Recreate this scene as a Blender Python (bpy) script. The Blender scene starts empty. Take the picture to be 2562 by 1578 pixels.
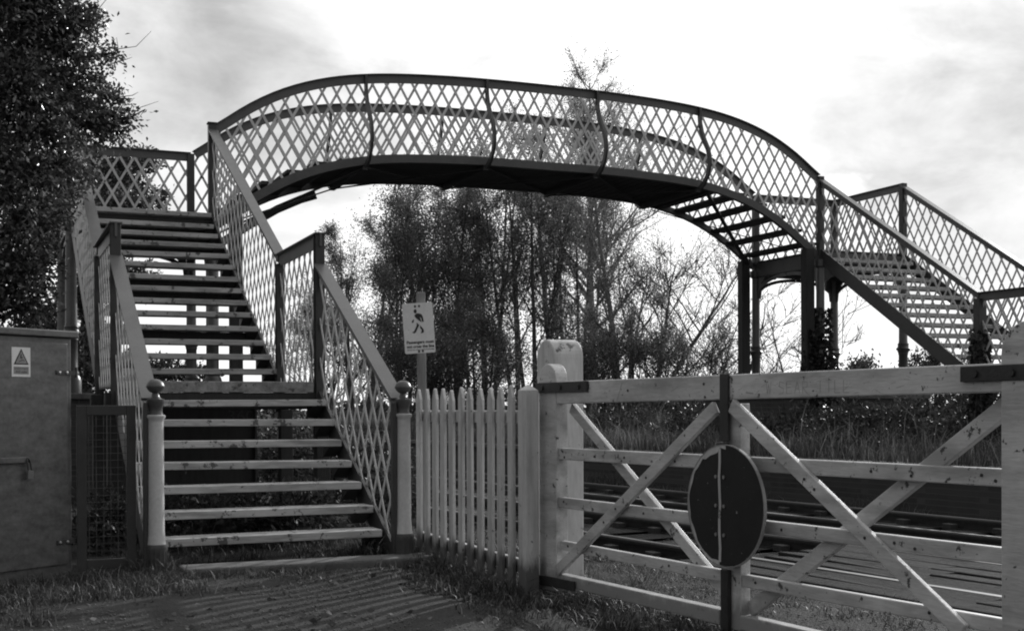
import bpy, math, random
import numpy as np
from mathutils import Vector, Matrix
R = math.radians
random.seed(7)
rng = np.random.default_rng(11)
sc = bpy.context.scene
COL = sc.collection
GZ = -1.22            # ground level; z = 0 is the eye height
SUN_AZ, SUN_EL = R(54.0), R(22.0)
SUND = Vector((math.sin(SUN_AZ) * math.cos(SUN_EL), math.cos(SUN_AZ) * math.cos(SUN_EL), math.sin(SUN_EL)))

# ------------------------------------------------------------------ materials
def nn(t, typ, **kw):
    n = t.nodes.new(typ)
    for k, v in kw.items():
        if k in n.inputs: n.inputs[k].default_value = v
        else: setattr(n, k, v)
    return n
def ramp(t, src, stops):
    r = t.nodes.new('ShaderNodeValToRGB')
    e = r.color_ramp.elements
    while len(e) < len(stops): e.new(0.5)
    for i, (p, c) in enumerate(stops):
        e[i].position = p; e[i].color = (c, c, c, 1)
    t.links.new(src, r.inputs[0]); return r.outputs[0]
def noise(t, vec, scale, detail=4, rough=.6, stretch=None, dist=0):
    if stretch:
        m = nn(t, 'ShaderNodeMapping'); m.inputs['Scale'].default_value = stretch
        t.links.new(vec, m.inputs[0]); vec = m.outputs[0]
    n = nn(t, 'ShaderNodeTexNoise', Scale=scale, Detail=detail, Roughness=rough, Distortion=dist)
    t.links.new(vec, n.inputs['Vector']); return n.outputs[0]
def mixv(t, fac, a, b, mode='MIX'):
    m = nn(t, 'ShaderNodeMix', data_type='RGBA', blend_type=mode)
    for s, v in ((m.inputs[0], fac), (m.inputs[6], a), (m.inputs[7], b)):
        if isinstance(v, (int, float)):
            s.default_value = v if s == m.inputs[0] else (v, v, v, 1)
        else: t.links.new(v, s)
    return m.outputs[2]
def mth(t, op, a, b=None):
    m = nn(t, 'ShaderNodeMath', operation=op)
    for i, v in enumerate((a, b)):
        if v is None: continue
        if isinstance(v, (int, float)): m.inputs[i].default_value = v
        else: t.links.new(v, m.inputs[i])
    return m.outputs[0]
def newmat(name):
    m = bpy.data.materials.new(name); m.use_nodes = True
    t = m.node_tree; p = t.nodes['Principled BSDF']
    tc = nn(t, 'ShaderNodeTexCoord')
    return m, t, p, tc.outputs['Object']
def surf(name, lo, hi, rough=.7, scale=3., stretch=None, bump=.3, bscale=40., bstretch=None, chips=None, grime=None, metal=0., spec=.4, streak=None, bdist=.004):
    m, t, p, co = newmat(name)
    c = ramp(t, noise(t, co, scale, 6, .65, stretch), [(.32, lo), (.68, hi)])
    fine = noise(t, co, bscale, 4, .6, bstretch)
    c = mixv(t, .35, c, ramp(t, fine, [(.3, lo * .8), (.7, hi)]))
    if streak:
        s = ramp(t, noise(t, co, 1., 5, .65, streak), [(.46, 0.), (.66, .75)])
        c = mixv(t, s, c, lo * .62)
    if chips:
        k = ramp(t, noise(t, co, chips[0], 5, .7), [(chips[1], 0.), (chips[1] + .03, 1.)])
        c = mixv(t, k, c, chips[2])
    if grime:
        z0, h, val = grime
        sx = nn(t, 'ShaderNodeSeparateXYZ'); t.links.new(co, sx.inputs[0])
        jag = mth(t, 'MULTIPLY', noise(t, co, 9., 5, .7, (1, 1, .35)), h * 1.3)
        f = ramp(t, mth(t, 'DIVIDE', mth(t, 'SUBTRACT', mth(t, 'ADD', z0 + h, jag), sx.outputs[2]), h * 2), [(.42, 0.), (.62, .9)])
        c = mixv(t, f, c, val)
    t.links.new(c, p.inputs['Base Color'])
    p.inputs['Roughness'].default_value = rough; p.inputs['Metallic'].default_value = metal
    p.inputs['Specular IOR Level'].default_value = spec
    b = nn(t, 'ShaderNodeBump', Strength=bump, Distance=bdist); t.links.new(fine, b.inputs['Height'])
    t.links.new(b.outputs[0], p.inputs['Normal'])
    return m
def leafmat(name, lo, hi, rough=.5, trans=.3, spec=.35, scale=1.5, bright=None):
    m, t, p, co = newmat(name)
    g = nn(t, 'ShaderNodeNewGeometry')
    n = noise(t, co, scale, 3)
    v = mixv(t, .75, n, g.outputs['Random Per Island'])
    c = ramp(t, v, [(.2, lo), (.72, hi)] + ([(.88, bright)] if bright else []))
    t.links.new(c, p.inputs['Base Color'])
    p.inputs['Roughness'].default_value = rough; p.inputs['Specular IOR Level'].default_value = spec
    tr = nn(t, 'ShaderNodeBsdfTranslucent'); t.links.new(c, tr.inputs[0])
    mx = nn(t, 'ShaderNodeMixShader'); mx.inputs[0].default_value = trans
    t.links.new(p.outputs[0], mx.inputs[1]); t.links.new(tr.outputs[0], mx.inputs[2])
    t.links.new(mx.outputs[0], t.nodes['Material Output'].inputs[0])
    return m

M = {}
M['white_wood'] = surf('weathered_white_paint', .40, .60, .55, 2.2, None, .25, 60, (1, 1, .3), chips=(14, .69, .10), streak=(9, 9, 1.1))
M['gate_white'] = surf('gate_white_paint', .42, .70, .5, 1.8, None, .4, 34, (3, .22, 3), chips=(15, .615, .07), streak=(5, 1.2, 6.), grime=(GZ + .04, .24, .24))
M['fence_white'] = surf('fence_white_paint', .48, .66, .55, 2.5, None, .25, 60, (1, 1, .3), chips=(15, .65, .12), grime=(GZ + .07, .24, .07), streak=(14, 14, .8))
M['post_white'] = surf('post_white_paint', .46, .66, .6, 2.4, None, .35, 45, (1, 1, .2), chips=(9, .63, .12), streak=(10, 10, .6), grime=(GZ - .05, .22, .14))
M['lattice'] = surf('lattice_cream_paint', .44, .66, .5, 3., None, .15, 60, chips=(6, .655, .07))
M['rail'] = surf('dark_rail_paint', .075, .12, .42, 4., None, .12, 80, chips=(25, .72, .3), spec=.5)
M['post_dark'] = surf('dark_post_paint', .035, .06, .45, 4., None, .15, 70, spec=.4)
M['girder'] = surf('dark_girder_paint', .065, .105, .5, 5., None, .25, 60, chips=(30, .70, .03))
M['tread'] = surf('weathered_tread_wood', .32, .58, .75, 2.0, (.6, 3, 3), .6, 26, (.12, 3, 3), chips=(8, .575, .10), streak=(2.2, 9, 12.))
M['slab'] = surf('stained_landing_edge', .10, .34, .8, 11., None, .5, 50, chips=(12, .58, .08))
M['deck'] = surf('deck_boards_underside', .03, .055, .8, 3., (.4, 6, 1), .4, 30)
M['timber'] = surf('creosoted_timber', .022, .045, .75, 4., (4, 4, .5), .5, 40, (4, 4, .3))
M['grey_timber'] = surf('grey_timber', .16, .27, .8, 4., (4, 4, .5), .5, 40, (4, 4, .3))
M['column'] = surf('column_paint', .10, .17, .35, 4., None, .1, 60, spec=.5)
M['column_dark'] = surf('column_base_paint', .05, .085, .4, 5., None, .15, 60, spec=.5)
M['newel'] = surf('newel_white_paint', .48, .64, .38, 4., None, .2, 45, chips=(22, .71, .12), spec=.5)
M['newel_dark'] = surf('newel_dark_paint', .055, .095, .35, 6., None, .15, 60, spec=.5)
M['cabinet'] = surf('galvanised_sheet', .055, .16, .42, 4., (1.6, 1.6, 3.5), .08, 30, metal=.15, spec=.5, chips=(14, .69, .04))
M['steel_grey'] = surf('grey_painted_steel', .035, .06, .5, 6., None, .1, 80)
M['bright_steel'] = surf('zinc_fittings', .35, .5, .3, 10., None, .05, 90, metal=.7)
M['iron'] = surf('black_iron_strap', .018, .045, .5, 8., None, .4, 60, chips=(30, .70, .1))
M['disc'] = surf('faded_dark_disc_paint', .012, .022, .55, 5., None, .12, 60, chips=(30, .685, .30), spec=.3)
M['sign_white'] = surf('sign_enamel', .66, .78, .4, 9., None, .05, 90, chips=(12, .70, .38))
M['sign_black'] = surf('sign_black_ink', .02, .03, .5, 9., None, .0, 90)
M['sign_grey'] = surf('sign_grey_panel', .22, .3, .5, 9., None, .0, 90)
M['brick'] = None
M['concrete'] = surf('old_concrete', .06, .17, .9, 6., None, .5, 60)
M['rail_steel'] = surf('rail_steel', .03, .06, .45, 6., None, .2, 60, metal=.4)
M['rail_head'] = surf('polished_rail_head', .10, .20, .6, 6., (1, .1, 1), .05, 60, metal=0., spec=.2)
M['crossing'] = surf('crossing_plank_wood', .008, .045, .85, 3.5, (7, .4, 2), .9, 22, (12, .3, 4), chips=(5, .55, .012), bdist=.012, spec=.08)  # wood tone lowered so the colour carries the shade on the deck
M['bark'] = surf('dark_bark', .045, .10, .9, 8., (3, 3, .6), .8, 30, (3, 3, .4))
M['birch'] = surf('pale_birch_bark', .16, .34, .8, 5., (1, 1, 3), .5, 30, chips=(7, .62, .05))
M['twig'] = surf('twig_bark', .04, .075, .9, 8.)
M['soil'] = surf('dark_soil', .02, .045, .95, 4., None, .8, 25)
M['scratch'] = surf('carved_scratch', .30, .38, .8, 20.)
M['leaf_gloss'] = leafmat('glossy_dark_leaf', .03, .10, .28, .25, .55, 2., .26)  # brightest stop paints sun glints onto random leaves
M['leaf_tree'] = leafmat('autumn_leaf', .09, .19, .45, .55, .35, 1.2, .26)
M['leaf_birch'] = leafmat('birch_leaf', .10, .20, .5, .5)
M['leaf_ivy'] = leafmat('ivy_leaf', .03, .06, .4, .12, .4)
M['leaf_far'] = leafmat('hedge_leaf', .045, .09, .6, .3)
M['bramble'] = leafmat('bramble_leaf', .03, .08, .5, .22, .3, 2., .14)
M['grass'] = leafmat('rough_grass', .022, .085, .5, .4, .4, 3., .3)
M['straw'] = leafmat('dry_tall_grass', .05, .16, .65, .4, .2, 1.2, .30)

def brickmat():
    m, t, p, co = newmat('old_engineering_brick')
    mp = nn(t, 'ShaderNodeMapping'); mp.inputs['Rotation'].default_value = (R(90), 0, 0)
    t.links.new(co, mp.inputs[0])
    b = nn(t, 'ShaderNodeTexBrick', Scale=1., offset=.5)
    b.inputs['Color1'].default_value = (.03, .03, .03, 1); b.inputs['Color2'].default_value = (.06, .06, .06, 1); b.inputs['Mortar'].default_value = (.07, .07, .07, 1)
    b.inputs['Brick Width'].default_value = .225; b.inputs['Row Height'].default_value = .075; b.inputs['Mortar Size'].default_value = .008
    t.links.new(mp.outputs[0], b.inputs['Vector'])
    c = mixv(t, ramp(t, noise(t, co, 3., 5), [(.4, 0.), (.65, .8)]), b.outputs[0], .06)
    t.links.new(c, p.inputs['Base Color']); p.inputs['Roughness'].default_value = .9
    bp = nn(t, 'ShaderNodeBump', Strength=.5, Distance=.006); t.links.new(b.outputs[1], bp.inputs['Height']); bp.invert = True
    t.links.new(bp.outputs[0], p.inputs['Normal']); return m
M['brick'] = brickmat()
def groundmat(name, lo, hi, sc_, stone, bump):
    m, t, p, co = newmat(name)
    a = ramp(t, noise(t, co, sc_, 8, .7), [(.35, lo), (.65, hi)])
    v = nn(t, 'ShaderNodeTexVoronoi', Scale=55.); t.links.new(co, v.inputs['Vector'])
    c = mixv(t, ramp(t, v.outputs['Distance'], [(.1, .45), (.5, 0.)]), a, stone)
    c = mixv(t, .35, c, ramp(t, noise(t, co, 38., 6, .75), [(.3, lo * .6), (.75, hi * 1.25)]))
    t.links.new(c, p.inputs['Base Color']); p.inputs['Roughness'].default_value = .8
    p.inputs['Specular IOR Level'].default_value = .12
    h = mth(t, 'ADD', mth(t, 'MULTIPLY', noise(t, co, 9., 6, .7), 2.), mth(t, 'ADD', noise(t, co, 60., 5, .75), v.outputs['Distance']))
    b = nn(t, 'ShaderNodeBump', Strength=bump, Distance=.02); t.links.new(h, b.inputs['Height'])
    t.links.new(b.outputs[0], p.inputs['Normal']); return m
M['earth'] = groundmat('earth_and_litter', .010, .036, 2.2, .06, 1.)
M['path'] = groundmat('gritty_path', .02, .068, 3.4, .11, .45)
M['ballast'] = groundmat('track_ballast', .03, .07, 2.5, .09, 1.)
M['field'] = groundmat('far_field', .06, .10, .3, .1, .3)

# ------------------------------------------------------------------ mesh helpers
class MB:
    def __init__(s): s.v = []; s.f = []
    def add(s, vs, fs):
        o = len(s.v); s.v += [tuple(v) for v in vs]; s.f += [tuple(i + o for i in f) for f in fs]; return s
    def box(s, x0, x1, y0, y1, z0, z1):
        return s.add([(x, y, z) for z in (z0, z1) for y in (y0, y1) for x in (x0, x1)],
                     [(0, 2, 3, 1), (4, 5, 7, 6), (0, 1, 5, 4), (2, 6, 7, 3), (0, 4, 6, 2), (1, 3, 7, 5)])
    def obox(s, o, X, Y, Z):                # corner o and three edge vectors
        o, X, Y, Z = map(Vector, (o, X, Y, Z))
        vs = [o + X * a + Y * b + Z * c for c in (0, 1) for b in (0, 1) for a in (0, 1)]
        return s.add(vs, [(0, 2, 3, 1), (4, 5, 7, 6), (0, 1, 5, 4), (2, 6, 7, 3), (0, 4, 6, 2), (1, 3, 7, 5)])
    def bar(s, a, b, w, h, up=(0, 0, 1)):   # rectangular bar centred on a-b
        a, b = Vector(a), Vector(b); d = (b - a).normalized(); S = d.cross(Vector(up)).normalized(); U = S.cross(d)
        vs = [p + S * (i * w / 2) + U * (j * h / 2) for p in (a, b) for i, j in ((-1, -1), (1, -1), (1, 1), (-1, 1))]
        return s.add(vs, [(3, 2, 1, 0), (4, 5, 6, 7), (0, 1, 5, 4), (1, 2, 6, 5), (2, 3, 7, 6), (3, 0, 4, 7)])
    def sweep(s, prof, pts, up=(0, 0, 1)):  # closed profile (side, up) along points
        P = [Vector(p) for p in pts]; n = len(prof); vs = []
        for i, p in enumerate(P):
            d = (P[min(i + 1, len(P) - 1)] - P[max(i - 1, 0)]).normalized()
            S = d.cross(Vector(up)).normalized(); U = S.cross(d)
            if 0 < i < len(P) - 1:
                c = (P[i] - P[i - 1]).normalized().dot(d); k = 1 / max(c, .5)
            else: k = 1
            vs += [p + S * a + U * (b * k) for a, b in prof]
        fs = [(i * n + j, i * n + (j + 1) % n, (i + 1) * n + (j + 1) % n, (i + 1) * n + j) for i in range(len(P) - 1) for j in range(n)]
        fs += [tuple(range(n))[::-1], tuple((len(P) - 1) * n + j for j in range(n))]
        return s.add(vs, fs)
    def tube(s, pts, rad, n=8, cap=True):
        P = [Vector(p) for p in pts]; vs = []
        ref = Vector((.13, .31, .94))
        for i, p in enumerate(P):
            d = (P[min(i + 1, len(P) - 1)] - P[max(i - 1, 0)]).normalized()
            if abs(d.dot(ref)) > .95: ref = Vector((1, .1, 0))
            S = d.cross(ref).normalized(); U = S.cross(d)
            r = rad[i] if hasattr(rad, '__len__') else rad
            vs += [p + (S * math.cos(2 * math.pi * k / n) + U * math.sin(2 * math.pi * k / n)) * r for k in range(n)]
        fs = [(i * n + j, i * n + (j + 1) % n, (i + 1) * n + (j + 1) % n, (i + 1) * n + j) for i in range(len(P) - 1) for j in range(n)]
        if cap: fs += [tuple(range(n))[::-1], tuple((len(P) - 1) * n + j for j in range(n))]
        return s.add(vs, fs)
    def lathe(s, x, y, prof, n=24, flute=0, fr=(0, 0)):   # prof: (z, r)
        vs = []
        for z, r in prof:
            for k in range(n):
                rr = r * (1 - .09 * (k % 2)) if flute and fr[0] <= z <= fr[1] else r
                a = 2 * math.pi * k / n; vs.append((x + rr * math.cos(a), y + rr * math.sin(a), z))
        m = len(prof)
        fs = [(i * n + j, i * n + (j + 1) % n, (i + 1) * n + (j + 1) % n, (i + 1) * n + j) for i in range(m - 1) for j in range(n)]
        fs += [tuple(range(n))[::-1], tuple((m - 1) * n + j for j in range(n))]
        return s.add(vs, fs)
    def prism(s, poly, o, X, Y, N, th):     # polygon in (X,Y) frame at o, extruded by N*th
        o, X, Y, N = map(Vector, (o, X, Y, N)); n = len(poly)
        a = [o + X * p[0] + Y * p[1] for p in poly]
        return s.add(a + [p + N * th for p in a], [tuple(range(n))[::-1], tuple(range(n, 2 * n))] + [(i, (i + 1) % n, n + (i + 1) % n, n + i) for i in range(n)])
    def build(s, name, mat, parent=None, smooth=None, bevel=0):
        me = bpy.data.meshes.new(name); me.from_pydata([tuple(v) for v in s.v], [], s.f)
        me.update()
        import bmesh
        bm = bmesh.new(); bm.from_mesh(me); bmesh.ops.recalc_face_normals(bm, faces=bm.faces); bm.to_mesh(me); bm.free()
        return link(name, me, mat, parent, smooth, bevel)
WORLD = {}
def link(name, me, mat, parent=None, smooth=None, bevel=0):
    me.materials.append(mat if not isinstance(mat, str) else M[mat])
    o = bpy.data.objects.new(name, me); COL.objects.link(o)
    if parent is not None:
        o.parent = parent; p = WORLD.get(parent.name, Vector((0, 0, 0))); o.location = -p
    WORLD[o.name] = Vector((0, 0, 0))
    if smooth is not None:
        me.polygons.foreach_set('use_smooth', [True] * len(me.polygons))
        try: me.set_sharp_from_angle(angle=R(smooth))
        except Exception: pass
    if bevel:
        b = o.modifiers.new('edge', 'BEVEL'); b.width = bevel; b.segments = 2; b.limit_method = 'ANGLE'; b.angle_limit = R(40)
    return o
def tag(o, label=None, cat=None, group=None, kind=None):
    if label: o['label'] = label
    if cat: o['category'] = cat
    if group: o['group'] = group
    if kind: o['kind'] = kind
    return o
def thing(name, loc, label, cat, group=None):
    o = bpy.data.objects.new(name, None); COL.objects.link(o); o.location = loc; o.empty_display_size = .2
    WORLD[o.name] = Vector(loc); return tag(o, label, cat, group)
def npmesh(name, V, F):
    me = bpy.data.meshes.new(name); V = np.asarray(V, np.float32); F = np.asarray(F, np.int32); k = F.shape[1]
    me.vertices.add(len(V)); me.vertices.foreach_set('co', V.ravel())
    me.loops.add(F.size); me.loops.foreach_set('vertex_index', F.ravel())
    me.polygons.add(len(F)); me.polygons.foreach_set('loop_start', np.arange(0, F.size, k, dtype=np.int32))
    me.update(calc_edges=True); return me
def unit(a): return a / (np.linalg.norm(a, axis=1, keepdims=True) + 1e-9)
def leaves_mesh(name, P, size, aspect=.55, D=None, spread=1., r=rng):
    """folded leaf quads at points P (n,3)"""
    n = len(P); a = r.normal(size=(n, 3))
    if D is not None: a = D + a * spread
    a = unit(a); b = unit(np.cross(a, r.normal(size=(n, 3)))); c = np.cross(a, b)
    L = size * r.uniform(.6, 1.25, (n, 1)); W = L * aspect * .5
    f = .35
    v = np.stack([P, P + a * L * .45 + b * W + c * W * f, P + a * L, P + a * L * .45 - b * W + c * W * f], 1).reshape(-1, 3)
    i = np.arange(n)[:, None] * 4
    F = np.concatenate([i + np.array([[0, 1, 2]]), i + np.array([[0, 2, 3]])], 0)
    return npmesh(name, v, F)
def blades_mesh(name, P, h, w, lean=.45, r=rng):
    n = len(P); az = r.uniform(0, 2 * np.pi, n); d = np.stack([np.cos(az), np.sin(az), 0 * az], 1)
    fz = r.uniform(0, 2 * np.pi, n); s = np.stack([np.cos(fz), np.sin(fz), 0 * az], 1)
    h = (np.asarray(h) * r.uniform(.5, 1.15, n))[:, None]; le = (lean * r.uniform(.15, 1.5, n))[:, None] * h
    z = np.array([[0, 0, 1.]])
    w = np.asarray(w) * np.ones((n, 1))
    m = P + z * h * .55 + d * le * .3; t = P + z * h * np.clip(1 - .25 * le / h, .5, 1) + d * le
    v = np.stack([P - s * w, P + s * w, m - s * w * .75, m + s * w * .75, t], 1).reshape(-1, 3)
    i = np.arange(n)[:, None] * 5
    F = np.concatenate([i + np.array([[0, 1, 3]]), i + np.array([[0, 3, 2]]), i + np.array([[2, 3, 4]])], 0)
    return npmesh(name, v, F)
def textmesh(txt, size, width=None, bold=0.):
    c = bpy.data.curves.new('lettering', 'FONT'); c.body = txt; c.size = size; c.align_x = 'CENTER'; c.align_y = 'CENTER'; c.resolution_u = 3; c.offset = bold
    o = bpy.data.objects.new('lettering_tmp', c); COL.objects.link(o)
    dg = bpy.context.evaluated_depsgraph_get(); me = bpy.data.meshes.new_from_object(o.evaluated_get(dg))
    bpy.data.objects.remove(o)
    v = np.array([q.co[:] for q in me.vertices]); f = [tuple(p.vertices) for p in me.polygons]
    v[:, 0] -= (v[:, 0].max() + v[:, 0].min()) / 2; v[:, 1] -= (v[:, 1].max() + v[:, 1].min()) / 2
    if width: v[:, 0] *= width / (v[:, 0].max() - v[:, 0].min())
    return v, f
def lettering(mb, txt, size, o, X, Y, width=None, bold=0.):
    v, f = textmesh(txt, size, width, bold); o, X, Y = Vector(o), Vector(X), Vector(Y)
    mb.add([o + X * p[0] + Y * p[1] for p in v], f)

# ------------------------------------------------------------------ setting: ground, path, tracks
def xt(y): return -.112 * (y - 9.39)              # the railway runs at a slight angle to the bridge
def gz(x, y):
    d = x - xt(y)
    z = np.interp(d, [4.1, 5.0, 5.6, 11.2, 11.75], [GZ, GZ - .07, GZ - .25, GZ - .25, GZ - .25])
    near = np.clip((9.6 - y) / .5, 0, 1)             # road level stays up at the crossing
    zz = np.interp(d, [4.1, 5.3, 5.48, 8.34, 8.45, 9.0], [GZ, GZ - .075, GZ - .20, GZ - .20, GZ - .09, GZ - .25])
    return z * (1 - near) + np.minimum(zz, GZ) * near
xs = np.concatenate([[-600, -200, -60, -20], np.arange(-8, 14.01, .12), [18, 30, 60, 200, 700]])
ys = np.concatenate([[-40, -10, 0], np.arange(2, 24.01, .12), np.arange(25, 60, 2), [80, 150, 300, 900]])
XX, YY = np.meshgrid(xs, ys)
ZZ = gz(XX, YY)
ZZ = ZZ + .012 * np.sin(XX * 3.1 + YY * 1.7) * np.sin(YY * 2.3 - XX) - .006
V = np.stack([XX, YY, ZZ], -1).reshape(-1, 3); nx, ny = len(xs), len(ys)
idx = (np.arange(ny - 1)[:, None] * nx + np.arange(nx - 1)[None]).ravel()[:, None]
gme = npmesh('ground', V, idx + np.array([[0, 1, nx + 1, nx]]))
g = link('ground', gme, 'earth', None, 180); tag(g, 'dark rough ground under and around the level crossing', 'ground', kind='structure')

def sheet(name, poly, mat, label, cat, dz, step=.18):
    xs_ = np.array([p[0] for p in poly]); ys_ = np.array([p[1] for p in poly])
    nx_ = max(2, int((xs_.max() - xs_.min()) / step)); ny_ = max(2, int((ys_.max() - ys_.min()) / step))
    gx = np.linspace(xs_.min(), xs_.max(), nx_); gy = np.linspace(ys_.min(), ys_.max(), ny_)
    def inside(x, y):
        c = False; n = len(poly)
        for i in range(n):
            x1, y1 = poly[i]; x2, y2 = poly[i - 1]
            if (y1 > y) != (y2 > y) and x < (x2 - x1) * (y - y1) / (y2 - y1) + x1: c = not c
        return c
    mb = MB(); ids = {}
    for i in range(nx_ - 1):
        for j in range(ny_ - 1):
            if inside((gx[i] + gx[i + 1]) / 2, (gy[j] + gy[j + 1]) / 2):
                q = []
                for a, b in ((i, j), (i + 1, j), (i + 1, j + 1), (i, j + 1)):
                    if (a, b) not in ids:
                        x, y = gx[a], gy[b]
                        ids[(a, b)] = len(mb.v); mb.v.append((x, y, float(gz(x, y)) + .012 * math.sin(x * 3.1 + y * 1.7) * math.sin(y * 2.3 - x) + dz))
                    q.append(ids[(a, b)])
                mb.f.append(tuple(q))
    o = mb.build(name, mat, None, 180); tag(o, label, cat, kind='structure'); return o
sheet('path', [(1.45, 9.55), (2.9, 9.5), (3.0, 8.9), (2.65, 8.2), (2.75, 7.3), (3.1, 6.6), (3.3, 4), (-1.2, 4), (-1.0, 7.4), (.2, 8.4), (.9, 9.1)], 'path', 'gritty earth path leading to the foot of the near stairs', 'path', .004, .09)
# track ballast, lying in the cutting between the gate and the far platform
mbt = MB()
for y0, y1 in ((2, 60),):
    k = 120; yy = np.linspace(y0, y1, k)
    for j, d in enumerate((5.15, 5.6, 8.3, 11.7)):
        pass
    rows = [5.1, 5.6, 7.2, 8.6, 10.2, 11.7]
    for y in yy:
        for d in rows: mbt.v.append((d + xt(y), y, max(float(gz(d + xt(y), y)), -9) + .02))
    n = len(rows)
    mbt.f += [(i * n + j, i * n + j + 1, (i + 1) * n + j + 1, (i + 1) * n + j) for i in range(k - 1) for j in range(n - 1)]
tag(mbt.build('track_bed', 'ballast', None, 180), 'dark ballast bed carrying both railway tracks', 'track bed', kind='structure')

RAILZ = -1.31
def track(d0, label, ystart, nsl):
    root = thing('railway_track', (d0 + .72 + xt(9), 9, RAILZ), label, 'track', 'railway tracks through the crossing')
    for d in (d0, d0 + 1.475):
        a, b = (d + xt(-4), -4, 0), (d + xt(70), 70, 0)
        web = MB()
        for w, z0, z1 in ((.065, RAILZ - .045, RAILZ - .003), (.018, RAILZ - .13, RAILZ - .045), (.12, RAILZ - .145, RAILZ - .13)):
            web.bar((a[0], a[1], (z0 + z1) / 2), (b[0], b[1], (z0 + z1) / 2), w, z1 - z0)
        rl = web.build('rail', 'rail_steel', root)
        MB().bar((a[0], a[1], RAILZ - .009), (b[0], b[1], RAILZ - .009), .067, .018).build('rail_head', 'rail_head', rl)
    for i in range(nsl):
        y = ystart + i * .72; x = d0 + .72 + xt(y)
        mb = MB(); mb.bar((x - 1.25, y - 1.25 * .112, RAILZ - .205), (x + 1.25, y + 1.25 * .112, RAILZ - .205), .24, .13)
        for dd in (d0, d0 + 1.475):
            for sgn in (-1, 1):
                mb.bar((dd + xt(y) + sgn * .10 - .05, y, RAILZ - .11), (dd + xt(y) + sgn * .10 + .05, y, RAILZ - .11), .16, .07)
        mb.build('sleeper', 'timber', root, None, .008)
    return root
track(6.19, 'nearer railway track, sunk between the planks of the crossing', 9.9, 34)
track(9.45, 'farther railway track with open sleepers below the platform', 4.5, 46)

cd = thing('crossing_deck', (7, 7, RAILZ), 'weathered timber crossing planks flush with the nearer track', 'crossing planks')
def plank(d0, d1, y0, y1):
    mb = MB(); j = random.uniform(-.02, .012)
    mb.add([(d0 + xt(y0), y0, RAILZ - .12), (d1 + xt(y0), y0, RAILZ - .12), (d1 + xt(y1), y1, RAILZ - .12), (d0 + xt(y1), y1, RAILZ - .12),
            (d0 + xt(y0), y0, RAILZ + j), (d1 + xt(y0), y0, RAILZ - j * .5), (d1 + xt(y1), y1, RAILZ + j * .6), (d0 + xt(y1), y1, RAILZ - j)],
           [(3, 2, 1, 0), (4, 5, 6, 7), (0, 1, 5, 4), (1, 2, 6, 5), (2, 3, 7, 6), (3, 0, 4, 7)])
    mb.build('plank', 'crossing', cd, None, .012)
for (a, b) in ((5.53, 5.775), (5.81, 6.11), (6.285, 6.57), (6.605, 6.89), (6.925, 7.23), (7.265, 7.585), (7.75, 8.03), (8.07, 8.29)):
    y1 = 9.5 + random.uniform(-.25, .3); ym = random.uniform(5.6, 8.2)
    plank(a, b, ym + .012, y1); plank(a, b, 1.0, ym)

# far platform
pf = thing('station_platform', (12, 20, GZ), 'low brick platform edge beyond the tracks, overgrown with grass', 'platform')
PFZ = -.76
def strip(d0, d1, z0, z1, y0, y1):
    m = MB()
    m.add([(d0 + xt(y0), y0, z0), (d1 + xt(y0), y0, z0), (d1 + xt(y1), y1, z0), (d0 + xt(y1), y1, z0), (d0 + xt(y0), y0, z1), (d1 + xt(y0), y0, z1), (d1 + xt(y1), y1, z1), (d0 + xt(y1), y1, z1)],
          [(3, 2, 1, 0), (4, 5, 6, 7), (0, 1, 5, 4), (1, 2, 6, 5), (2, 3, 7, 6), (3, 0, 4, 7)]); return m
strip(11.78, 12.1, -1.6, PFZ - .08, 1, 64).build('retaining_wall', 'brick', pf)
strip(11.70, 12.25, PFZ - .078, PFZ, 1, 64).build('coping', 'concrete', pf, None, .01)
strip(12.26, 60, -1.62, PFZ - .012, .99, 64).build('surface', 'soil', pf)

# kerb stone
kb = MB().box(1.35, 3.35, 9.32, 9.62, GZ - .1, -1.158)
tag(kb.build('kerb_stone', 'concrete', None, None, .02), 'worn stone kerb at the foot of the near stairs', 'kerb')

# ------------------------------------------------------------------ footbridge
XL, XR, X2, X3 = 1.16, 3.09, 13.70, 15.53
YA, YB = 18.39, 20.40
Y0, G1, RS, Z1 = 9.94, .317, .18, -.994
ZL = Z1 + 7 * RS                # landing top
YP1, YP2 = Y0 + 7 * G1 + .03, Y0 + 7 * G1 + 1.82
G2 = .331
ZT = Z1 + 21 * RS               # top landing
ZA, ZP = 4.067, 1.734
fb = thing('footbridge', (2.1, 10, GZ), 'arched lattice railway footbridge with stairs at both ends', 'footbridge')

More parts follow.
